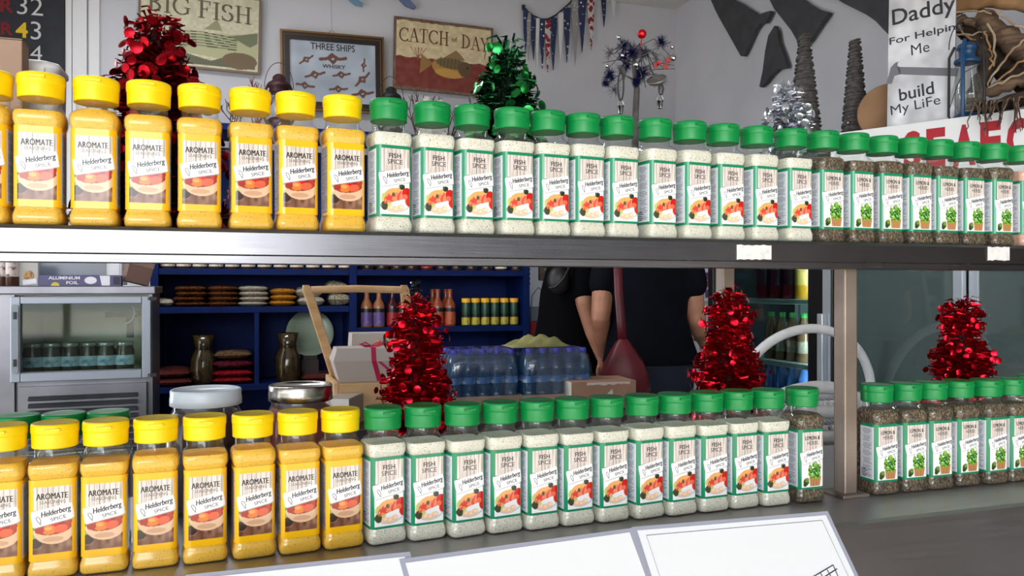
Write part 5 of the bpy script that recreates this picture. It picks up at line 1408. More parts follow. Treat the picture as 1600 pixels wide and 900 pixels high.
cl.add(vs, fs, 0, True); tag(cl.build('folded_cloth', mat('khaki_cloth', (150, 146, 92), .9, bump=(160, .3), noise=(12, (128, 126, 78), .4, .6)), loc=p, rot=(0, 0, RZ)), 'folded khaki cloth lying on the second water pack', 'cloth')

# wooden letter, beads and cool bag on the back wall
M_, _, _ = wallframe(853, 428, .0)
t = thing('wooden_letter_block', 'brown wooden block with carved letter Y hung on the back wall', 'ornament'); t.matrix_world = M_
MB().span((-.055, -.03, -.045), (.055, 0, .075)).build('wood_block', mat('walnut', (98, 72, 54), .6, noise=(6, (76, 54, 40), .4, .6, (1, 1, 8))), t, bevel=.003)
mb = MB(); put_text(mb, 'Y', 0, .005, -.0308, height=.06, bold=-.01); mb.build('letter', mat('pale_ink', (190, 180, 168), .6), t)
M_, _, _ = wallframe(826, 416, .0); t = thing('bead_string', 'short string of brown beads hanging beside the blue shelving', 'ornament'); t.matrix_world = M_
MB().tube([(0, -.008, .25), (0, -.008, 0), (.002, -.008, -.12)], .0015, 5).build('cord', mat('wire'), t)
for k in range(4): MB().ball((.001, -.009, -.02 - k * .032), .009, 10).build('bead', mat('walnut'), t)
p = on_line(845, B0 - E * .22)[1]; p.z = 0
t = thing('low_cupboard', 'white low cupboard against the back wall behind the person in black', 'cupboard', p, RZ)
MB().span((-.16, 0, .06), (.75, .2, .83)).build('cupboard_body', mat('white_metal'), t, bevel=.003)
for x0_, x1_ in ((-.155, .292), (.298, .745)):
    d_ = MB().span((x0_, -.016, .08), (x1_, -.0005, .81)).build('door', mat('white_metal'), t, bevel=.002); MB().span((x1_ - .05 if x0_ < 0 else x0_ + .04, -.03, .5), (x1_ - .04 if x0_ < 0 else x0_ + .05, -.0165, .6)).build('handle', tlg, d_)
MB().span((-.15, .02, 0), (.74, .19, .0595)).build('plinth', dkp, t)
t = thing('cool_bag', 'red and grey cool bag with thin handle on the low cupboard', 'bag', Vector((p.x, p.y, .8302)) + E * .1 + D * .02, RZ)
MB().span((-.075, -.05, 0), (.085, .05, .15)).build('bag_body', mat('red_fabric', (160, 20, 34), .7), t, bevel=.008); MB().span((-.07, -.048, .151), (.08, .048, .245)).build('grey_top', mat('grey_fabric', (112, 118, 128), .6), t, bevel=.008)
MB().tube([(-.05, 0, .245), (-.045, 0, .32), (.0, 0, .375), (.05, 0, .32), (.055, 0, .245)], .004, 6).build('handle', tlg, t)

# ---------------------------------------------------------------- glass-door coolers along the right wall
CF0 = Vector(((1337 - 800) / FPX * 3.0, 3.0, 0)); CR = -E                 # their fronts face -D
CANG = math.atan2(CR.y, CR.x)
def ct(px, off=0): return on_line(px, CF0 + D * off, CR)
def cz(px, py, off=0): return EYE - (py - 450) / FPX * ct(px, off)[1].y
# local frame: x along CR (towards the camera), y = +D into the cooler, z up   (x cross y = z)
def cooler_root(name, lab, t_): 
    p = CF0 + CR * t_; return thing(name, lab, 'cooler', (p.x, p.y, 0), CANG)
cw = mat('cooler_white', (196, 202, 206), .4); cb = mat('cooler_black', (20, 20, 23), .4); cin = mat('cooler_lining', (188, 204, 204), .5); cfr = mat('cooler_frame', (186, 192, 200), .35, .4); csh = mat('cooler_shelf', (176, 190, 192), .4)
CGL = thin_glass('cooler_glass', (196, 210, 208), .06, .7, .03)
CGD = thin_glass('display_glass', (150, 168, 164), .07, .7, .04, dens=.34, densc=(132, 152, 150))  # grey diffuse veil stands in for reflections on the panes
CH = 1.51
# drinks cooler
x0c = ct(1106)[0]; x1c = ct(1306)[0]; Wc = x1c - x0c
ck = cooler_root('drinks_cooler', 'drinks cooler with black edged glass door full of bottles', x0c); CD = .52
MB().span((0, .03, 0), (.03, CD, CH)).build('side_panel', cb, ck); MB().span((Wc - .03, .03, 0), (Wc, CD, CH)).build('side_panel', cb, ck)
MB().span((.0305, CD - .03, .1), (Wc - .0305, CD, CH)).build('back_panel', cin, ck); MB().span((.0305, .03, 0), (Wc - .0305, CD - .031, .12)).build('base', cb, ck); MB().span((.0305, .03, CH - .1), (Wc - .0305, CD - .031, CH)).build('header', cb, ck)
dr_ = MB(); xg1 = ct(1262)[0] - x0c
for a_, b_ in (((0, 0, .1), (.045, .028, CH - .02)), ((xg1, 0, .1), (Wc - .02, .028, CH - .02)), ((.0455, 0, .1), (xg1 - .0005, .028, .16)), ((.0455, 0, CH - .08), (xg1 - .0005, .028, CH - .02))): dr_.span(a_, b_)
dd = dr_.build('glass_door', cb, ck, bevel=.002)
MB().span((.045, .010, .16), (xg1, .016, CH - .08)).build('pane', CGL, dd)
xh = ct(1290)[0] - x0c; MB().span((xh - .016, -.03, cz(1290, 606)), (xh + .016, -.005, cz(1290, 490))).build('handle', cfr, dd, bevel=.004); MB().span((xh - .012, -.0048, .3), (xh + .03, -.0005, CH - .1)).build('door_trim', cfr, dd)
lq = CF0 + CR * (x0c + Wc - .06) + D * .06
area_lamp('cooler_fill_light', (lq.x, lq.y, .85), (D * .7 - CR * .7).to_track_quat('-Z', 'Y').to_euler(), .03, 1.1, 24, (.9, .97, 1))  # fill lamp added to brighten the bottles, hidden behind the door stile
shz = [cz(1215, 467, .06), cz(1215, 563, .06), cz(1215, 640, .06)]
for z in shz: MB().span((.031, .04, z - .022), (Wc - .031, CD - .035, z)).build('wire_shelf', csh, ck, bevel=.003)
for x in (.06,): 
    MB().span((x, CD - .034, .2), (x + .02, CD - .0305, CH - .12)).build('shelf_rail', mat('rail_grey', (140, 152, 152), .5), ck)
def cbot(px, off, z, key, prof, body, lab_m, cap_m, lz, lab, grp, proto, lr):
    q = ct(px, off)[1]; loc = Vector((q.x, q.y, z))
    if key in proto: return copy_thing(proto[key], loc, CANG, lab, grp)
    t = thing('drink_bottle', lab, 'bottle', loc, CANG, grp); proto[key] = t
    MB().lathe(prof, 18).build('bottle_body', body, t); MB().lathe([(lr, lz[0]), (lr, lz[1])], 18, cap0=False, cap1=False).build('bottle_label', lab_m, t)
    tp = prof[-1]; MB().lathe([(tp[0] * 1.15, tp[1] - .004), (tp[0] * 1.2, tp[1] + .014), (tp[0], tp[1] + .016)], 14).build('cap', cap_m, t)
PB3 = {}
JP_ = [(.036, 0), (.040, .005), (.040, .14), (.034, .17), (.016, .2), (.014, .215)]
g1, g2, g3 = 'bottles on the top cooler shelf', 'green-capped bottles in the drinks cooler', 'blue-capped bottles in the drinks cooler'
for i, px in enumerate((1196, 1216, 1237)): cbot(px, .10, shz[0] + .0005, 'a', JP_, mat('red_juice', (122, 30, 46), .2), mat('dark_juice_label', (70, 24, 50), .4), mat('red_cap', (150, 30, 40), .4), (.06, .13), 'red juice bottle on the top cooler shelf, %s from the left' % ORD[i], g1, PB3, .0404)
cbot(1257, .10, shz[0] + .0005, 'b', JP_, mat('orange_juice', (196, 142, 34), .2), mat('yellow_juice_label', (200, 170, 90), .4), mat('orange_cap', (220, 150, 30), .4), (.06, .13), 'yellow juice bottle at the right end of the top cooler shelf', g1, PB3, .0404)
clear_tea = mat('brown_tea', (112, 84, 60), .15); gcp = mat('green_bottle_cap', (44, 150, 70), .4)
JS = [(.028, 0), (.031, .005), (.031, .12), (.027, .15), (.014, .185), (.013, .195)]
for i, px in enumerate((1205, 1222, 1239, 1256)): cbot(px, .10, shz[1] + .0005, 'c', JS, clear_tea, mat('tea_label', (150, 140, 126), .4), gcp, (.04, .09), 'green-capped brown drink bottle in the cooler, %s from the left' % ORD[i], g2, PB3, .0314)
for i, px in enumerate((1205, 1222, 1239, 1256)): cbot(px, .10, shz[2] + .0005, 'd', JS, mat('blue_drink', (70, 110, 180), .2), mat('blue_drink_label', (40, 70, 170), .4), mat('blue_cap', (40, 70, 190), .4), (.03, .09), 'blue bottle low in the drinks cooler, %s from the left' % ORD[i], g3, PB3, .0314)
for i, px in enumerate((1094, 1104)):
    pass
# display cooler with sliding glass doors
x0d = ct(1312)[0] + .01; x1d = ct(1760)[0]; Wd = x1d - x0d
dk_ = cooler_root('display_cooler', 'grey glass-fronted display cooler at the right behind the post', x0d); DD_ = .40; DH = 1.51
MB().span((0, .0, 0), (.03, DD_, DH)).build('side_panel', cw, dk_); MB().span((Wd - .03, 0, 0), (Wd, DD_, DH)).build('side_panel', cw, dk_); MB().span((.0305, DD_ - .025, .1), (Wd - .0305, DD_, DH)).build('back_panel', mat('display_lining', (134, 150, 146), .5), dk_)
MB().span((.0305, .0, 0), (Wd - .0305, DD_ - .026, .22)).build('base', cw, dk_); zt2 = cz(1400, 418); MB().span((.0305, .0, zt2), (Wd - .0305, DD_ - .026, DH)).build('header', cw, dk_)
xm0, xm1 = ct(1487)[0] - x0d, ct(1502)[0] - x0d; xm2, xm3 = ct(1504)[0] - x0d, ct(1519)[0] - x0d
for k, (a_, b_, y_) in enumerate(((.031, xm1, .004), (xm2, Wd - .031, .024))):
    fr2 = MB(); 
    if k == 0: fr2.span((a_, y_, .2205), (a_ + .018, y_ + .018, zt2 - .0005)); fr2.span((xm0, y_, .2205), (b_, y_ + .018, zt2 - .0005))
    else: fr2.span((a_, y_, .2205), (xm3, y_ + .018, zt2 - .0005)); fr2.span((b_ - .018, y_, .2205), (b_, y_ + .018, zt2 - .0005))
    o = fr2.build('glass_door', cfr, dk_, bevel=.002)
    MB().span((a_ + .018 if k == 0 else xm3, y_ + .006, .222), (xm0 if k == 0 else b_ - .018, y_ + .011, zt2 - .002)).build('pane', CGD, o)
for z in (cz(1337, 522, .05), .62): MB().span((.031, .045, z - .014), (Wd - .031, DD_ - .03, z)).build('inner_shelf', csh, dk_, bevel=.002)
for px in (1463, 1566): 
    x = ct(px, .3)[0] - x0d; MB().span((x, DD_ - .03, .23), (x + .02, DD_ - .0255, zt2 - .01)).build('shelf_rail', mat('rail_dark', (96, 108, 106), .5), dk_)

# ---------------------------------------------------------------- ledge with the seafood sign and things on it
SD = Vector((.734, -.679, 0)).normalized(); SN = Vector((-SD.y, SD.x, 0))      # along the sign, and back into the corner
S0 = Vector((1.296, 3.0, 0)); LZ = EYE + .562
def sp(px, off=0): return on_line(px, S0 + SN * off, SD)
SANG = math.atan2(SD.y, SD.x)
t0s = sp(1232)[0]; t1s = sp(1900)[0]
q = [S0 + SD * t0s, S0 + SD * t1s]
rwl = lambda y_: CORNER + RW * ((CORNER.y - y_) / -RW.y) - D * .004
pl4 = [q[0], q[1], rwl(q[1].y), rwl(3.95), S0 + SD * t0s + SN * .45]
mb = MB(); n = len(pl4)
vs = [(p.x, p.y, LZ - .03) for p in pl4] + [(p.x, p.y, LZ) for p in pl4]
mb.add(vs, [tuple(reversed(range(n))), tuple(range(n, 2 * n))] + [(i, (i + 1) % n, n + (i + 1) % n, n + i) for i in range(n)])
c_ = sum((Vector(p) for p in pl4), Vector()) / n
mb.v = [(x - c_.x, y - c_.y, z) for x, y, z in mb.v]
ld = thing('corner_ledge', 'grey board ledge above the coolers carrying lantern, driftwood and cones', 'shelf', (c_.x, c_.y, 0)); mb.build('ledge_board', mat('ledge_grey', (92, 90, 90), .6), ld)
for k in (.1, .8):
    a_ = q[0].lerp(q[1], k) + SN * .06 - c_; MB().span((a_.x - .015, a_.y - .015, LZ - .03 + .0005), (a_.x + .015, a_.y + .015, 3.2 - .0005) if False else (a_.x + .015, a_.y + .015, LZ - .031)).build('bracket', dkp, ld)
p = sp(1300)[1]; t = thing('seafood_sign', 'white board with big red letters reading seafood along the ledge', 'sign', (p.x, p.y, LZ), SANG)
Ls = sp(1800)[0] - sp(1300)[0]
MB().span((0, -.014, -.24), (Ls, -.001, .026)).build('sign_board', mat('sign_white', (226, 226, 226), .45), t, bevel=.001)
px_c = {'S': (1427, 27), 'E': (1464, 30), 'A': (1508, 36), 'F': (1549, 32), 'O': (1596, 44), 'o': (1650, 48), 'D': (1706, 46)}
for ch, (pc, wpx) in px_c.items():
    tl = sp(pc)[0] - sp(1300)[0]; wd = sp(pc + wpx / 2)[0] - sp(pc - wpx / 2)[0]
    mb = MB(); put_text(mb, ch.upper(), tl, -.072, -.0146, width=wd, height=.142, bold=.045); mb.build('red_letter', mat('sign_red', (168, 14, 34), .45), t)
def lp(px, off): 
    q_ = sp(px, off)[1]; return Vector((q_.x, q_.y, LZ + .0003))
TWN = mat('grey_twine', (96, 92, 90), .95, noise=(60, (66, 62, 62), .35, .65), bump=(300, .6))
def cone(px, off, py, rb, lab, seed):
    p = lp(px, off); h = EYE - (py - 450) / FPX * p.y - LZ; t = thing('twine_cone', lab, 'ornament', p, RZ); rg = random.Random(seed)
    MB().lathe([(rb * .9, 0), (rb * .9, .004), (.017, h * .97), (.012, h * .985)], 20).build('cone_core', TWN, t)
    pts = []; rad = []; N_ = 900
    for i in range(N_):
        k = i / N_; a_ = k * 46 * 2 * math.pi + .25 * math.sin(i * .7); r_ = rb * .94 * (1 - k) + .019 * k + rg.uniform(-.0006, .0012)
        pts.append((r_ * math.cos(a_), r_ * math.sin(a_), .004 + k * (h - .008) + .006 * math.sin(a_ * .37))); rad.append(.0034)
    MB().tube(pts, rad, 5).build('twine', TWN, t)
    fz = MB()
    for i in range(90):
        k = rg.random(); a_ = rg.uniform(0, 6.28); r_ = rb * .94 * (1 - k) + .012; d_ = Vector((math.cos(a_), math.sin(a_), rg.uniform(-.6, .6))); c0 = Vector((r_ * math.cos(a_), r_ * math.sin(a_), .01 + k * h * .97)); s_ = Vector((-math.sin(a_), math.cos(a_), 0)) * .0005
        l = rg.uniform(.008, .022); e_ = c0 + d_ * l; e_.z = max(e_.z, .003); fz.add([c0 - s_, c0 + s_, e_], [(0, 1, 2)])
    fz.build('twine_fuzz', TWN, t); return t
cone(1257, .16, 52, .080, 'tall grey twine cone behind the silver tinsel tree', 1)
c2_ = cone(1336, .22, 60, .060, 'grey twine cone left of the round wooden disc', 2)
MB().ball((-.050, -.02, .095), .0065, 14).build('silver_bead', SIL, c2_)
t = thing('black_box', 'small black box on the ledge between the twine cones', 'box', lp(1290, .05), SANG); MB().span((-.04, 0, 0), (.04, .06, .03)).build('box_body', dkp, t, bevel=.002); MB().span((-.041, -.001, .0301), (.041, .061, .036)).build('box_lid', dkp, t, bevel=.001)
p = lp(1387, .11); rdisc = .108
mb = MB(); mb.lathe([(rdisc - .004, -.009), (rdisc, -.006), (rdisc, .006), (rdisc - .004, .009)], 48)
o = mb.build('wooden_disc', mat('raw_wood_disc', (146, 110, 78), .65, noise=(5, (128, 94, 64), .4, .65)), loc=p + Vector((0, 0, rdisc * .985)), rot=(R(82), 0, SANG + .15)); tag(o, 'round plain wooden disc standing behind the hand painted sign', 'disc')
p = lp(1438, .055); t = thing('painted_sign', 'tall grey white hand painted sign reading daddy for helping me build my life', 'sign', p, rot=(R(-4), 0, SANG + .1))
sw = .5 * (sp(1490, .05)[0] - sp(1387, .05)[0]); shh = .52
r = Raster(-sw, sw, 0, shh, .005, (206, 206, 210)); r.noise(8, 5, 26, 12); r.noise(20, 9, 12, 13)
mb = MB(); r.grid(mb, lambda u, v: (u, -.0086, v + .001)); mb.span((-sw, -.008, 0.0005), (sw, .008, shh + .002)); pad_cols(mb, (150, 150, 154))
sz_ = lambda py: EYE - (py - 450) / FPX * (p.y) - LZ
def sl(body, px, py, wpx, hpx, rot=.1, bold=.012):
    k = p.y / FPX
    put_text(mb, body, (px - 1438) * k * 1.18, sz_(py), -.0092, width=wpx * k * 1.18, height=hpx * k, rot=rot, bold=bold)
sl('Daddy', 1440, 18, 76, 34, .06); sl('For Helping', 1443, 53, 88, 15, .07); sl('Me', 1437, 74, 22, 17, .08, 0); sl('build', 1433, 142, 42, 20, .1); sl('My LiFe', 1432, 166, 60, 20, .12, 0); pad_cols(mb, (44, 44, 50))
mb.build('painted_board', PAINTED, t)
hm = MB(); k = p.y / FPX; X = lambda px: (px - 1438) * k * 1.15
hm.prism([(X(1408), sz_(98)), (X(1412), sz_(111)), (X(1482), sz_(127)), (X(1484), sz_(115))], -.0098, -.0088)
hm.prism([(X(1394), sz_(124)), (X(1402), sz_(124)), (X(1405), sz_(112)), (X(1413), sz_(111)), (X(1412), sz_(100)), (X(1408), sz_(96)), (X(1410), sz_(90)), (X(1418), sz_(88)), (X(1406), sz_(91)), (X(1400), sz_(98)), (X(1398), sz_(110))], -.0098, -.0088); hm.build('painted_hammer', mat('hammer_grey', (112, 112, 118), .6), t)
# folded green cloth scrap beside the cone
t0_ = lp(1356, .055); mb = MB(); rg = random.Random(8)
for k in range(7):
    a_ = rg.uniform(0, 3.1); l = rg.uniform(.02, .04); pts = [Vector((math.cos(a_) * l * (q_ - .5) * 2, rg.uniform(-.006, .006), .012 + .016 * math.sin(q_ * 3.1) * rg.uniform(.6, 1.4))) for q_ in (0, .25, .5, .75, 1)]
    mb.tube(pts, [.004, .010, .012, .009, .003], 8, flat=.55)
mb.v = [(x, y, max(z, .0005)) for x, y, z in mb.v]
tag(mb.build('cloth_scrap', mat('sea_green_cloth', (76, 112, 96), .9), loc=t0_, rot=(0, 0, SANG)), 'crumpled sea green cloth at the foot of the twine cone', 'cloth')
# blue lantern
p = lp(1511, .055); k = p.y / FPX; t = thing('storm_lantern', 'blue storm lantern with clear globe under the driftwood on the ledge', 'lantern', p, SANG)
BLI = mat('blue_enamel', (22, 66, 106), .35); LX = .054
MB().lathe([(.043, 0), (.046, .004), (.046, .036), (.036, .046), (.024, .05)], 28).build('oil_tank', BLI, t)
MB().lathe([(.022, .0505), (.026, .056), (.050, .095), (.050, .115), (.034, .19), (.030, .222)], 28, cap0=False, cap1=False).build('glass_globe', CLEAR, t)
MB().lathe([(.026, .051), (.026, .06), (.012, .066), (.010, .078)], 18).build('burner', mat('dull_tin'), t)
MB().lathe([(.038, .2225), (.042, .227), (.040, .236), (.026, .242), (.026, .268), (.034, .274), (.030, .288), (.016, .296), (.008, .298)], 24).build('chimney_cap', BLI, t)
for s_ in (-1, 1): MB().tube([(s_ * .046, -.01, .02), (s_ * .056, -.01, .045), (s_ * .054, -.01, .25), (s_ * .036, -.01, .286)], .0045, 10).build('side_tube', dkp, t)
MB().tube([(.0, -.052, .03), (0, -.058, .05), (0, -.056, .25), (0, -.03, .30)], .0068, 10).build('front_tube', BLI, t)
MB().tube([(-.05, -.03, .06), (-.02, -.048, .14), (.0, -.05, .18), (.05, -.03, .21)], .0014, 6).build('globe_wire', dkp, t)
MB().tube([(.055 * math.cos(a_), -.01, .28 + .10 * math.sin(a_)) for a_ in np.linspace(0, math.pi, 15)], .0018, 6).build('bail_handle', dkp, t)
# driftwood: gnarled limbs, pale roots, hanging fibres
p = lp(1560, .22); k = p.y / FPX; t = thing('driftwood', 'big gnarled tangle of driftwood and roots at the right end of the ledge', 'ornament', p, SANG)
DW1 = mat('driftwood_brown', (122, 98, 76), .85, noise=(14, (78, 60, 48), .38, .62, (1, 1, 5)), bump=(70, .6)); DW2 = mat('driftwood_pale', (186, 166, 138), .85, noise=(20, (150, 128, 102), .4, .6), bump=(90, .4)); DW3 = mat('driftwood_dark', (70, 54, 44), .9, noise=(16, (46, 36, 30), .4, .6), bump=(70, .5)); DW4 = mat('driftwood_tan', (176, 138, 96), .8, noise=(12, (140, 106, 72), .4, .6), bump=(60, .4))
def wp(px, py, y=0.0): return Vector(((px - 1560) * k * 1.22, y, EYE - (py - 450) * k - LZ))
rg = random.Random(31)
def limb(pts, r, m_, nm, n=10, wob=.004):
    P = [wp(*q_) for q_ in pts]; S = []; RR = []
    for i in range(len(P) - 1):
        for j in range(5):
            u = j / 5; S.append(P[i].lerp(P[i + 1], u) + Vector((rg.gauss(0, wob), rg.gauss(0, wob), rg.gauss(0, wob)))); RR.append((r[i] * (1 - u) + r[i + 1] * u) * rg.uniform(.85, 1.15))
    S.append(P[-1]); RR.append(r[-1]); S = [Vector((v.x, v.y, max(v.z, RR[i_] * .2 + .001))) if v.y > -.15 else v for i_, v in enumerate(S)]
    MB().tube(S, RR, n).build(nm, m_, t)
limb([(1478, 6, -.02), (1500, -4, -.02), (1545, -8, 0), (1590, 4, .02), (1640, 20, .03)], [.018, .034, .04, .045, .05], DW4, 'limb')
limb([(1466, 30, -.03), (1482, 12, -.03), (1505, -6, -.02)], [.012, .022, .03], DW4, 'limb')
limb([(1462, 64, -.04), (1470, 44, -.04), (1486, 26, -.03), (1520, 22, -.02), (1552, 36, .0)], [.012, .024, .018, .016, .02], DW1, 'limb')
limb([(1462, 62, -.05), (1478, 70, -.05), (1500, 66, -.04)], [.014, .018, .012], DW2, 'limb')
limb([(1540, 20, 0), (1560, 50, -.01), (1585, 84, -.02), (1620, 120, -.02)], [.035, .04, .045, .04], DW1, 'limb')
limb([(1510, 16, .02), (1545, 60, .04), (1570, 110, .05), (1600, 150, .05)], [.03, .045, .05, .05], DW3, 'limb')
limb([(1536, 60, -.03), (1552, 90, -.04), (1545, 130, -.04), (1532, 168, -.02)], [.028, .03, .034, .03], DW3, 'limb')
limb([(1528, 168, -.06), (1550, 150, -.07), (1580, 138, -.06), (1620, 132, -.05)], [.014, .018, .024, .03], DW1, 'limb')
limb([(1526, 176, -.07), (1560, 172, -.07), (1600, 164, -.06), (1640, 160, -.05)], [.018, .024, .028, .03], DW3, 'limb')
limb([(1451, 179, -.12), (1468, 170, -.12), (1490, 160, -.10)], [.005, .012, .010], DW1, 'limb')
limb([(1600, 10, .02), (1640, 60, .0), (1650, 140, .02), (1640, 190, .03)], [.04, .05, .05, .05], DW1, 'limb')
limb([(1575, 100, .03), (1600, 130, .04), (1625, 170, .05)], [.05, .05, .05], DW3, 'limb')
for i, pts in enumerate((((1547, 52, -.06), (1556, 78, -.07), (1557, 104, -.07), (1549, 128, -.06), (1543, 146, -.06)), ((1552, 40, -.06), (1562, 70, -.07), (1560, 110, -.07)), ((1600, 72, -.08), (1580, 94, -.08), (1562, 118, -.08), (1548, 146, -.07)), ((1600, 100, -.07), (1578, 122, -.08), (1556, 140, -.07)), ((1600, 128, -.09), (1570, 138, -.09), (1545, 146, -.07)), ((1490, 22, -.06), (1508, 14, -.06), (1532, 14, -.05), (1556, 26, -.05)), ((1464, 60, -.07), (1474, 40, -.07), (1500, 24, -.06)), ((1460, 66, -.07), (1482, 72, -.07), (1500, 60, -.06)), ((1500, 42, -.05), (1524, 50, -.05), (1550, 52, -.05)), ((1518, 36, -.05), (1535, 62, -.05), (1545, 60, -.05)), ((1560, 20, -.05), (1580, 50, -.06), (1605, 70, -.06)))):
    limb(pts, [.004] + [.0042] * (len(pts) - 2) + [.0025], DW2 if i % 3 else DW4, 'root', 6, .003)
for i in range(22):
    x = rg.uniform(1552, 1606); l = rg.uniform(14, 52); limb([(x, 168, -.10), (x + rg.uniform(-4, 4), 180, -.262), (x + rg.uniform(-10, 8), 180 + l, -.262)], [.003, .003, .0015], DW3 if i % 2 else DW1, 'hanging_fibre', 5, .002)

# ---------------------------------------------------------------- white plastic chairs
CHW = mat('chair_plastic', (222, 222, 222), .4, noise=(30, (206, 205, 204), .5, .75))
def chair(loc, rz, label, group):
    t = thing('plastic_chair', label, 'chair', loc, rz, group)
    rim = [(-.205, .02, .43), (-.222, -.01, .58), (-.212, -.045, .70), (-.165, -.066, .778), (-.085, -.078, .812), (0, -.082, .822), (.085, -.078, .812), (.165, -.066, .778), (.212, -.045, .70), (.222, -.01, .58), (.205, .02, .43)]
    P = []
    for i in range(len(rim) - 1):
        for j in range(4): P.append(Vector(rim[i]).lerp(Vector(rim[i + 1]), j / 4))
    P.append(Vector(rim[-1]))
    for _ in range(3): P = [P[0]] + [(P[i - 1] + P[i] * 2 + P[i + 1]) / 4 for i in range(1, len(P) - 1)] + [P[-1]]
    MB().tube(P, .0165, 10).build('back_rim', CHW, t)
    # perforated back
    nx, nz_ = 16, 15; mb = MB()
    def bp(u, v):
        z = .43 + v * .375; k = min(1, max(0, (z - .60) / .21)); hw = .205 * math.sqrt(max(.02, 1 - k ** 2.4)) if z > .60 else .212
        x = (u * 2 - 1) * hw; y = .02 - .10 * v + .018 * (1 - (u * 2 - 1) ** 2); return (x, y, z)
    for i in range(nx):
        for j in range(nz_):
            u0, u1, v0, v1 = i / nx, (i + 1) / nx, j / nz_, (j + 1) / nz_
            hole = 0 < j < nz_ - 1 and (i + j) % 2 == 0
            if not hole: mb.add([bp(u0, v0), bp(u1, v0), bp(u1, v1), bp(u0, v1)], [(0, 1, 2, 3)], 0, True)
            else:
                a_, b_ = .27, .73; L_ = lambda p0, p1, k: p0 + (p1 - p0) * k
                q = [bp(u0, v0), bp(u1, v0), bp(u1, v1), bp(u0, v1), bp(L_(u0, u1, a_), L_(v0, v1, a_)), bp(L_(u0, u1, b_), L_(v0, v1, a_)), bp(L_(u0, u1, b_), L_(v0, v1, b_)), bp(L_(u0, u1, a_), L_(v0, v1, b_))]
                mb.add(q, [(0, 1, 5, 4), (1, 2, 6, 5), (2, 3, 7, 6), (3, 0, 4, 7)], 0, True)
    o = mb.build('back_panel', CHW, t); s_ = o.modifiers.new('thickness', 'SOLIDIFY'); s_.thickness = .005
    st = MB(); R_ = []
    for z, g in ((.395, -.01), (.415, 0), (.43, -.004)):
        R_.append([(x * (1 + g), .225 + y * (1 + g), z) for x, y in ((-.20, -.20), (.20, -.20), (.225, .0), (.22, .20), (.19, .23), (-.19, .23), (-.22, .20), (-.225, 0))])
    st.loft(R_, 0, False); st.build('seat', CHW, t, bevel=.006)
    for s in (-1, 1):
        MB().tube([(s * .214, -.03, .66), (s * .245, .06, .655), (s * .255, .20, .65), (s * .25, .32, .635), (s * .235, .37, .60), (s * .225, .385, .50), (s * .222, .39, .40)], [.012, .017, .019, .019, .016, .014, .012], 10, flat=.6).build('armrest', CHW, t)
        for y, dy in ((.40, .05), (.04, -.06)): MB().tube([(s * .20, y, .41), (s * .215, y + dy * .4, .2), (s * .23, y + dy, .0)], [.022, .019, .014], 8, flat=.8).build('leg', CHW, t)
    return t
pc = G(1248, 450, 2.88); pc.z = 0
hc = thing('bar_chair', 'tall white chair with open hoop back behind the low stack of chairs', 'chair', pc, RZ + R(-6))
hp = [Vector((.272 * math.cos(a_) * (1 - .10 * (math.sin(a_) < .2)), -.03 - .05 * math.sin(a_), .74 + .318 * max(0, math.sin(a_)) ** .8)) for a_ in np.linspace(R(180), 0, 33)]
MB().tube([Vector((-.215, .02, .64)), *hp, Vector((.215, .02, .64))], .0165, 12).build('hoop_back', CHW, hc)
MB().tube([(-.23, -.03, .76), (0, -.05, .79), (.23, -.03, .76)], .012, 10).build('back_rail', CHW, hc)
st = MB(); st.loft([[(x * g, .17 + y * g, z) for x, y in ((-.2, -.18), (.2, -.18), (.22, 0), (.2, .18), (-.2, .18), (-.22, 0))] for z, g in ((.615, .97), (.635, 1), (.645, .985))], 0, False); st.build('seat', CHW, hc, bevel=.006)
for s in (-1, 1):
    for y, dy in ((.31, .06), (.03, -.05)): MB().tube([(s * .17, y, .62), (s * .19, y + dy * .5, .3), (s * .215, y + dy, 0)], [.017, .016, .014], 10).build('leg', CHW, hc)
MB().tube([(-.196, .0, .26), (.196, .0, .26), (.196, .345, .26), (-.196, .345, .26)], .009, 8, closed=True, smooth=False).build('foot_ring', CHW, hc)
pc2 = G(1250, 450, 2.12); pc2.z = 0
c0 = chair(pc2, RZ + R(2), 'white plastic chair with perforated back, lowest of the low stack', 'low stack of white chairs')
copy_thing(c0, pc2 + Vector((0, 0, .062)) + E * .012, None, 'white plastic chair with perforated back, middle one of the low stack')
copy_thing(c0, pc2 + Vector((0, 0, .124)) + E * .024, None, 'white plastic chair with perforated back, topmost of the low stack')

# ---------------------------------------------------------------- people at the coolers
SKIN = mat('skin', (176, 122, 96), .55, noise=(14, (160, 106, 82), .4, .65))
def remesh(mb, name, voxel, m_, parent, smooth=6, rot=None):
    o = mb.build('tmp_body', m_)
    r = o.modifiers.new('r', 'REMESH'); r.mode = 'VOXEL'; r.voxel_size = voxel; r.use_smooth_shade = True
    s = o.modifiers.new('s', 'SMOOTH'); s.iterations = smooth; s.factor = .5
    me = evaluated(o, name); q = bpy.data.objects.new(name, me); COL.objects.link(q); q.parent = parent
    for p in me.polygons: p.use_smooth = True
    return q
def limb_(mb, pts, rad, n=14):
    pts = [Vector(p) for p in pts]
    P, Q = [], []
    for i in range(len(pts) - 1):
        for j in range(5): u = j / 5; P.append(pts[i].lerp(pts[i + 1], u)); Q.append(rad[i] * (1 - u) + rad[i + 1] * u)
    P.append(pts[-1]); Q.append(rad[-1]); mb.tube(P, Q, n)
    for p, r in zip(pts, rad): mb.ball(p, r * .985, 14)
def torso(mb, rings):
    mb.loft([[(cx + a * math.cos(q), cy + b * math.sin(q), z) for q in (2 * math.pi * i / 28 for i in range(28))] for z, cx, cy, a, b in rings], 0)
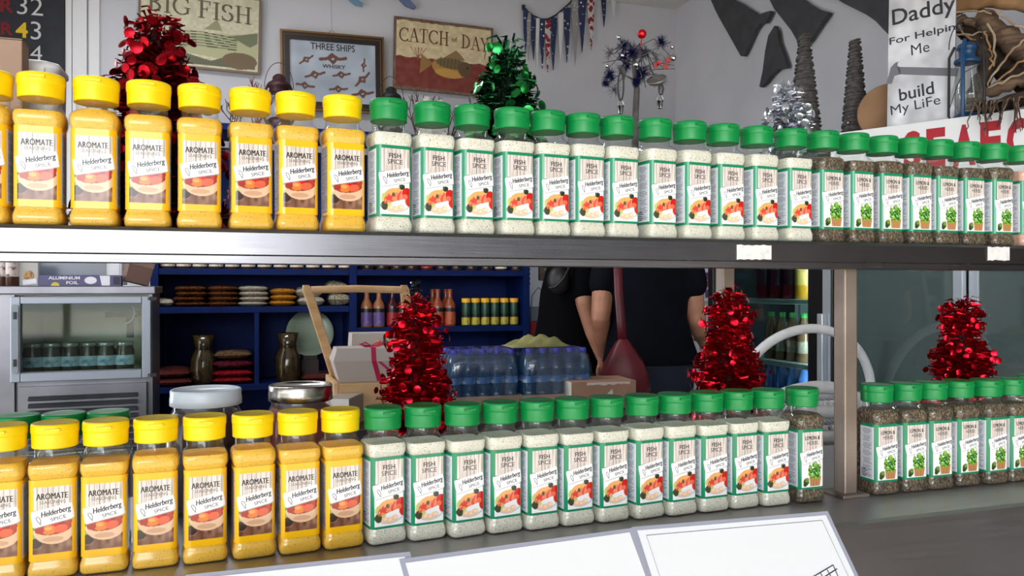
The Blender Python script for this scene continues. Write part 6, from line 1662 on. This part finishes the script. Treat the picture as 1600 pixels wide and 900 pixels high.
def hand(mb, wrist, d, side, curl=.5):
    """palm, four unequal bent fingers and a thumb; d = direction of the hand, side = towards the thumb"""
    w = Vector(wrist); d = Vector(d).normalized(); s = Vector(side); s = (s - d * s.dot(d)).normalized(); nml = d.cross(s)
    limb_(mb, [w, w + d * .035, w + d * .075], [.023, .026, .028])
    for k, (off, L) in enumerate(((.030, .068), (.010, .076), (-.010, .070), (-.029, .055))):
        b = w + d * .082 + s * off; d1 = (d + nml * curl * .35 + s * off * 1.5).normalized(); d2 = (d + nml * curl * 1.1).normalized(); d3 = (d * .5 + nml * curl * 1.4).normalized()
        limb_(mb, [w + d * .06 + s * off * .85, b, b + d1 * L * .45, b + d1 * L * .45 + d2 * L * .32, b + d1 * L * .45 + d2 * L * .32 + d3 * L * .23], [.0115, .0105, .0095, .0088, .0075], 8)
    limb_(mb, [w + d * .022 + s * .018, w + d * .052 + s * .046, w + d * .082 + s * .056 + nml * .012 * curl], [.013, .0115, .0085], 8)
def head(mb, c, tilt=0, yaw=0):
    n0 = len(mb.v)
    mb.ball((0, 0, .03), .096, 24, sz=1.12, sx=.80, sy=.98); mb.ball((0, .028, -.045), .066, 20, sz=1.1, sx=.86)
    mb.ball((0, .085, -.092), .02, 12); mb.ball((0, .108, -.020), .014, 10, sz=1.7); mb.ball((0, .100, .012), .009, 8, sz=2)
    for s in (-1, 1): mb.ball((s * .079, .0, -.012), .019, 12, sx=.4, sy=.9, sz=1.6); mb.ball((s * .034, .078, -.03), .024, 12); mb.ball((s * .030, .083, .024), .015, 10, sx=1.5, sz=.6)
    mb.ball((0, .097, -.056), .011, 10, sx=2.1, sz=.55); mb.ball((0, .095, -.068), .010, 10, sx=1.8, sz=.6)
    M = Matrix.Translation(c) @ Matrix.Rotation(yaw, 4, 'Z') @ Matrix.Rotation(tilt, 4, 'X')
    for i in range(n0, len(mb.v)): mb.v[i] = tuple(M @ Vector(mb.v[i]))
    return M
# woman in a black T-shirt, seen from behind
pa = G(1013, 450, 3.35); pa.z = 0
A = thing('person', 'person in black T-shirt and grey trousers seen from behind with red shoulder bag', 'person', pa, R(2))
b = MB()
torso(b, [(.80, .01, 0, .165, .115), (.90, .01, -.005, .172, .118), (1.0, .0, 0, .150, .10), (1.10, 0, .005, .140, .095), (1.22, 0, .01, .158, .105), (1.32, 0, .015, .165, .098), (1.385, 0, .02, .125, .075), (1.42, 0, .025, .06, .055)])
limb_(b, [(0, .03, 1.38), (0, .05, 1.47)], [.056, .052])
Hd = head(b, Vector((0, .07, 1.56)), R(-18))
limb_(b, [(-.15, .02, 1.345), (-.188, -.005, 1.21), (-.204, -.02, 1.075), (-.188, .05, .99), (-.170, .115, .915)], [.056, .049, .040, .036, .026])
hand(b, (-.170, .115, .915), (.05, .45, -.8), (.8, .4, .2), .6)
limb_(b, [(.15, .02, 1.345), (.184, .01, 1.21), (.205, .01, 1.07), (.230, .065, 1.02), (.257, .125, .985)], [.056, .049, .041, .036, .026])
hand(b, (.257, .125, .985), (.35, .6, -.35), (-.7, .5, .3), .55)
for s in (-1, 1):
    limb_(b, [(s * .085 + .01, 0, .86), (s * .098, .01, .48), (s * .10, -.01, .09)], [.088, .058, .040]); limb_(b, [(s * .10, -.02, .05), (s * .105, .07, .042), (s * .11, .15, .03)], [.040, .036, .028])
remesh(b, 'body', .005, SKIN, A, 2)
sh = MB()
torso(sh, [(.885, .012, 0, .205, .140), (.90, .012, 0, .204, .139), (.98, .006, 0, .182, .125), (1.08, 0, .002, .162, .112), (1.20, 0, .008, .174, .120), (1.30, 0, .014, .184, .114), (1.365, 0, .018, .155, .092), (1.408, 0, .022, .085, .068), (1.425, 0, .024, .068, .062)])
for s in (-1, 1): limb_(sh, [(s * .135, .018, 1.345), (s * .165, .012, 1.30), (s * .187, 0, 1.215)], [.068, .070, .064])
remesh(sh, 'tshirt', .008, mat('black_cotton', (11, 12, 21), .9, noise=(10, (8, 9, 16), .4, .6), bump=(26, .5), spec=.1), A, 6)
tr = MB(); torso(tr, [(.74, .01, 0, .168, .125), (.80, .01, 0, .182, .13), (.88, .01, 0, .180, .128), (.935, .01, 0, .165, .115)])
for s in (-1, 1): limb_(tr, [(s * .085 + .01, 0, .84), (s * .099, .01, .48), (s * .101, -.01, .075)], [.098, .075, .062])
remesh(tr, 'trousers', .009, mat('grey_trousers', (42, 46, 58), .9, bump=(30, .4), spec=.1), A, 5)
HAIR = mat('dark_hair', (48, 34, 26), .6, noise=(60, (30, 22, 18), .4, .6, (1, 1, .15)))
hr = MB(); hr.ball((0, -.018, .045), .104, 24, sz=1.12, sx=.84, sy=.98); hr.ball((0, -.055, -.045), .075, 20, sz=1.3, sx=1.0, sy=.7); hr.v = [tuple(Hd @ Vector(v)) for v in hr.v]
remesh(hr, 'hair', .008, HAIR, A, 4)
for s in (-1, 1):
    f = MB(); torso(f, [(.0, s * .107, .05, .046, .135), (.02, s * .107, .05, .048, .137), (.05, s * .105, .045, .044, .12), (.085, s * .102, .0, .043, .055)]); f.build('shoe', mat('dark_shoe', (34, 32, 34), .6), A)
# her red shoulder bag
bg_ = thing('shoulder_bag', 'slouchy dark red bag on a long strap worn by the person in T-shirt', 'bag', pa, R(2))
RB = mat('red_leather', (104, 14, 28), .45, noise=(9, (76, 8, 20), .4, .65), bump=(22, .6))
pch = MB(); pch.loft([[(cx + a * math.cos(q) * (1 + .05 * math.sin(7 * q)), -.205 + bb * math.sin(q), z) for q in (2 * math.pi * i / 36 for i in range(36))] for z, cx, a, bb in ((.745, -.125, .04, .02), (.755, -.125, .075, .04), (.80, -.128, .094, .056), (.86, -.132, .092, .058), (.91, -.137, .076, .05), (.95, -.140, .052, .038), (.985, -.142, .030, .024), (.998, -.142, .018, .016))], 0)
pch.build('pouch', RB, bg_)
stp = MB(); ln = [(-.142, -.196, .985), (-.146, -.178, 1.08), (-.151, -.160, 1.18), (-.152, -.142, 1.28), (-.148, -.118, 1.345), (-.140, -.07, 1.405), (-.130, -.0, 1.432), (-.120, .07, 1.41), (-.118, .125, 1.33)]
vs = []
for x, y, z in ln: vs += [(x - .017, y, z), (x + .017, y, z)]
stp.add(vs, [(2 * i, 2 * i + 1, 2 * i + 3, 2 * i + 2) for i in range(len(ln) - 1)], 0, True)
o = stp.build('strap', RB, bg_); sm = o.modifiers.new('thickness', 'SOLIDIFY'); sm.thickness = .004
# person in black, leaning towards the cooler
pb = G(893, 450, 3.95); pb.z = 0
Bp = thing('person', 'person in black top with bare forearm standing left of the person in T-shirt', 'person', pb, 0)
b = MB()
torso(b, [(.82, 0, 0, .15, .13), (.92, 0, 0, .155, .13), (1.05, .0, -.01, .135, .115), (1.18, .01, -.01, .135, .12), (1.30, .03, 0, .13, .11), (1.37, .05, .01, .10, .08), (1.41, .06, .02, .06, .055)])
limb_(b, [(.06, .03, 1.37), (.09, .05, 1.46)], [.056, .052])
Hb = head(b, Vector((.115, .07, 1.545)), R(-20), R(-55))
limb_(b, [(.04, -.10, 1.335), (.045, -.14, 1.22), (.048, -.17, 1.13), (.090, -.165, .99), (.135, -.155, .865)], [.058, .050, .042, .038, .027])
hand(b, (.135, -.155, .865), (.25, .1, -.95), (.2, .9, .1), .5)
limb_(b, [(.06, .12, 1.335), (.12, .17, 1.18), (.16, .22, 1.08), (.25, .24, 1.05), (.34, .25, 1.04)], [.058, .048, .041, .036, .026])
hand(b, (.34, .25, 1.04), (1, .1, -.1), (0, .2, 1), .5)
for s in (-1, 1):
    limb_(b, [(.0, s * .085, .86), (.0, s * .098, .48), (-.01, s * .10, .09)], [.092, .060, .042]); limb_(b, [(-.02, s * .10, .05), (.07, s * .105, .042), (.15, s * .11, .03)], [.040, .036, .028])
remesh(b, 'body', .005, SKIN, Bp, 2)
tp = MB()
torso(tp, [(.79, -.02, 0, .185, .155), (.80, -.02, 0, .186, .156), (.92, -.015, 0, .178, .15), (1.05, -.01, -.005, .158, .135), (1.18, .0, -.008, .155, .138), (1.29, .02, 0, .148, .128), (1.37, .045, .012, .115, .095), (1.425, .06, .02, .07, .066)])
for pts in ([(.04, -.09, 1.335), (.045, -.13, 1.25), (.045, -.15, 1.185)], [(.06, .11, 1.335), (.10, .15, 1.24), (.125, .175, 1.175)]): limb_(tp, pts, [.074, .070, .062])
remesh(tp, 'black_top', .008, mat('black_top_cloth', (5, 5, 8), .95, bump=(20, .5), spec=.1), Bp, 6)
tr = MB(); torso(tr, [(.74, 0, 0, .15, .14), (.80, 0, 0, .16, .142), (.86, 0, 0, .16, .14)])
for s in (-1, 1): limb_(tr, [(.0, s * .085, .82), (.0, s * .099, .48), (-.01, s * .101, .075)], [.10, .078, .064])
remesh(tr, 'trousers', .009, mat('blue_grey_trousers', (62, 78, 88), .9), Bp, 5)
hr = MB(); hr.ball((0, -.018, .045), .104, 24, sz=1.12, sx=.84, sy=.98); hr.v = [tuple(Hb @ Vector(v)) for v in hr.v]; remesh(hr, 'hair', .008, HAIR, Bp, 4)
for s in (-1, 1):
    f = MB(); torso(f, [(.0, .05, s * .107, .135, .046), (.02, .05, s * .107, .137, .048), (.05, .045, s * .105, .12, .044), (.085, .0, s * .102, .055, .043)]); f.build('shoe', mat('dark_shoe'), Bp)
bk = thing('backpack', 'small black backpack on the back of the person in black top', 'bag', pb, 0)
m_ = MB(); m_.ball((-.075, -.175, 1.235), .058, 20, sz=1.15, sx=.95, sy=.7); m_.build('pack_body', mat('black_nylon', (16, 16, 18), .5, bump=(40, .4)), bk)
m_ = MB(); m_.tube([(-.118, -.19, 1.20), (-.09, -.215, 1.205), (-.055, -.212, 1.24), (-.03, -.19, 1.285), (.0, -.15, 1.36), (.03, -.10, 1.42), (.06, .0, 1.44)], .006, 8); m_.build('strap', mat('black_nylon'), bk)

# poster of bottles on the right wall
u0, z0 = rw_uz(1089, 470); u1, z1 = rw_uz(1112, 380)
u0, u1 = min(u0, u1), max(u0, u1)
t = thing('bottle_poster', 'small poster of bottles on the right wall between the person and the cooler', 'poster'); t.matrix_world = MRW((u0 + u1) / 2, (z0 + z1) / 2)
w, h = u1 - u0, z1 - z0
r = Raster(-w / 2, w / 2, -h / 2, h / 2, .006, (220, 222, 230))
for k in range(2):
    c_ = (-.22 + .44 * k) * w
    r.rect(c_ - .17 * w, c_ + .17 * w, -h * .44, h * .16, (96, 60, 110)); r.rect(c_ - .17 * w, c_ + .17 * w, -h * .30, -h * .12, (206, 190, 200)); r.rect(c_ - .17 * w, c_ + .17 * w, h * .0, h * .10, (210, 212, 226)); r.ell(c_, -h * .2, .12 * w, h * .05, (150, 40, 60)); r.rect(c_ - .12 * w, c_ + .12 * w, h * .16, h * .24, (206, 180, 90))
mb = MB(); r.grid(mb, lambda u, v: (u, .0, v)); mb.span((-w / 2, .0008, -h / 2), (w / 2, .003, h / 2)); pad_cols(mb, (230, 230, 230)); mb.build('poster_sheet', PAINTED, t)
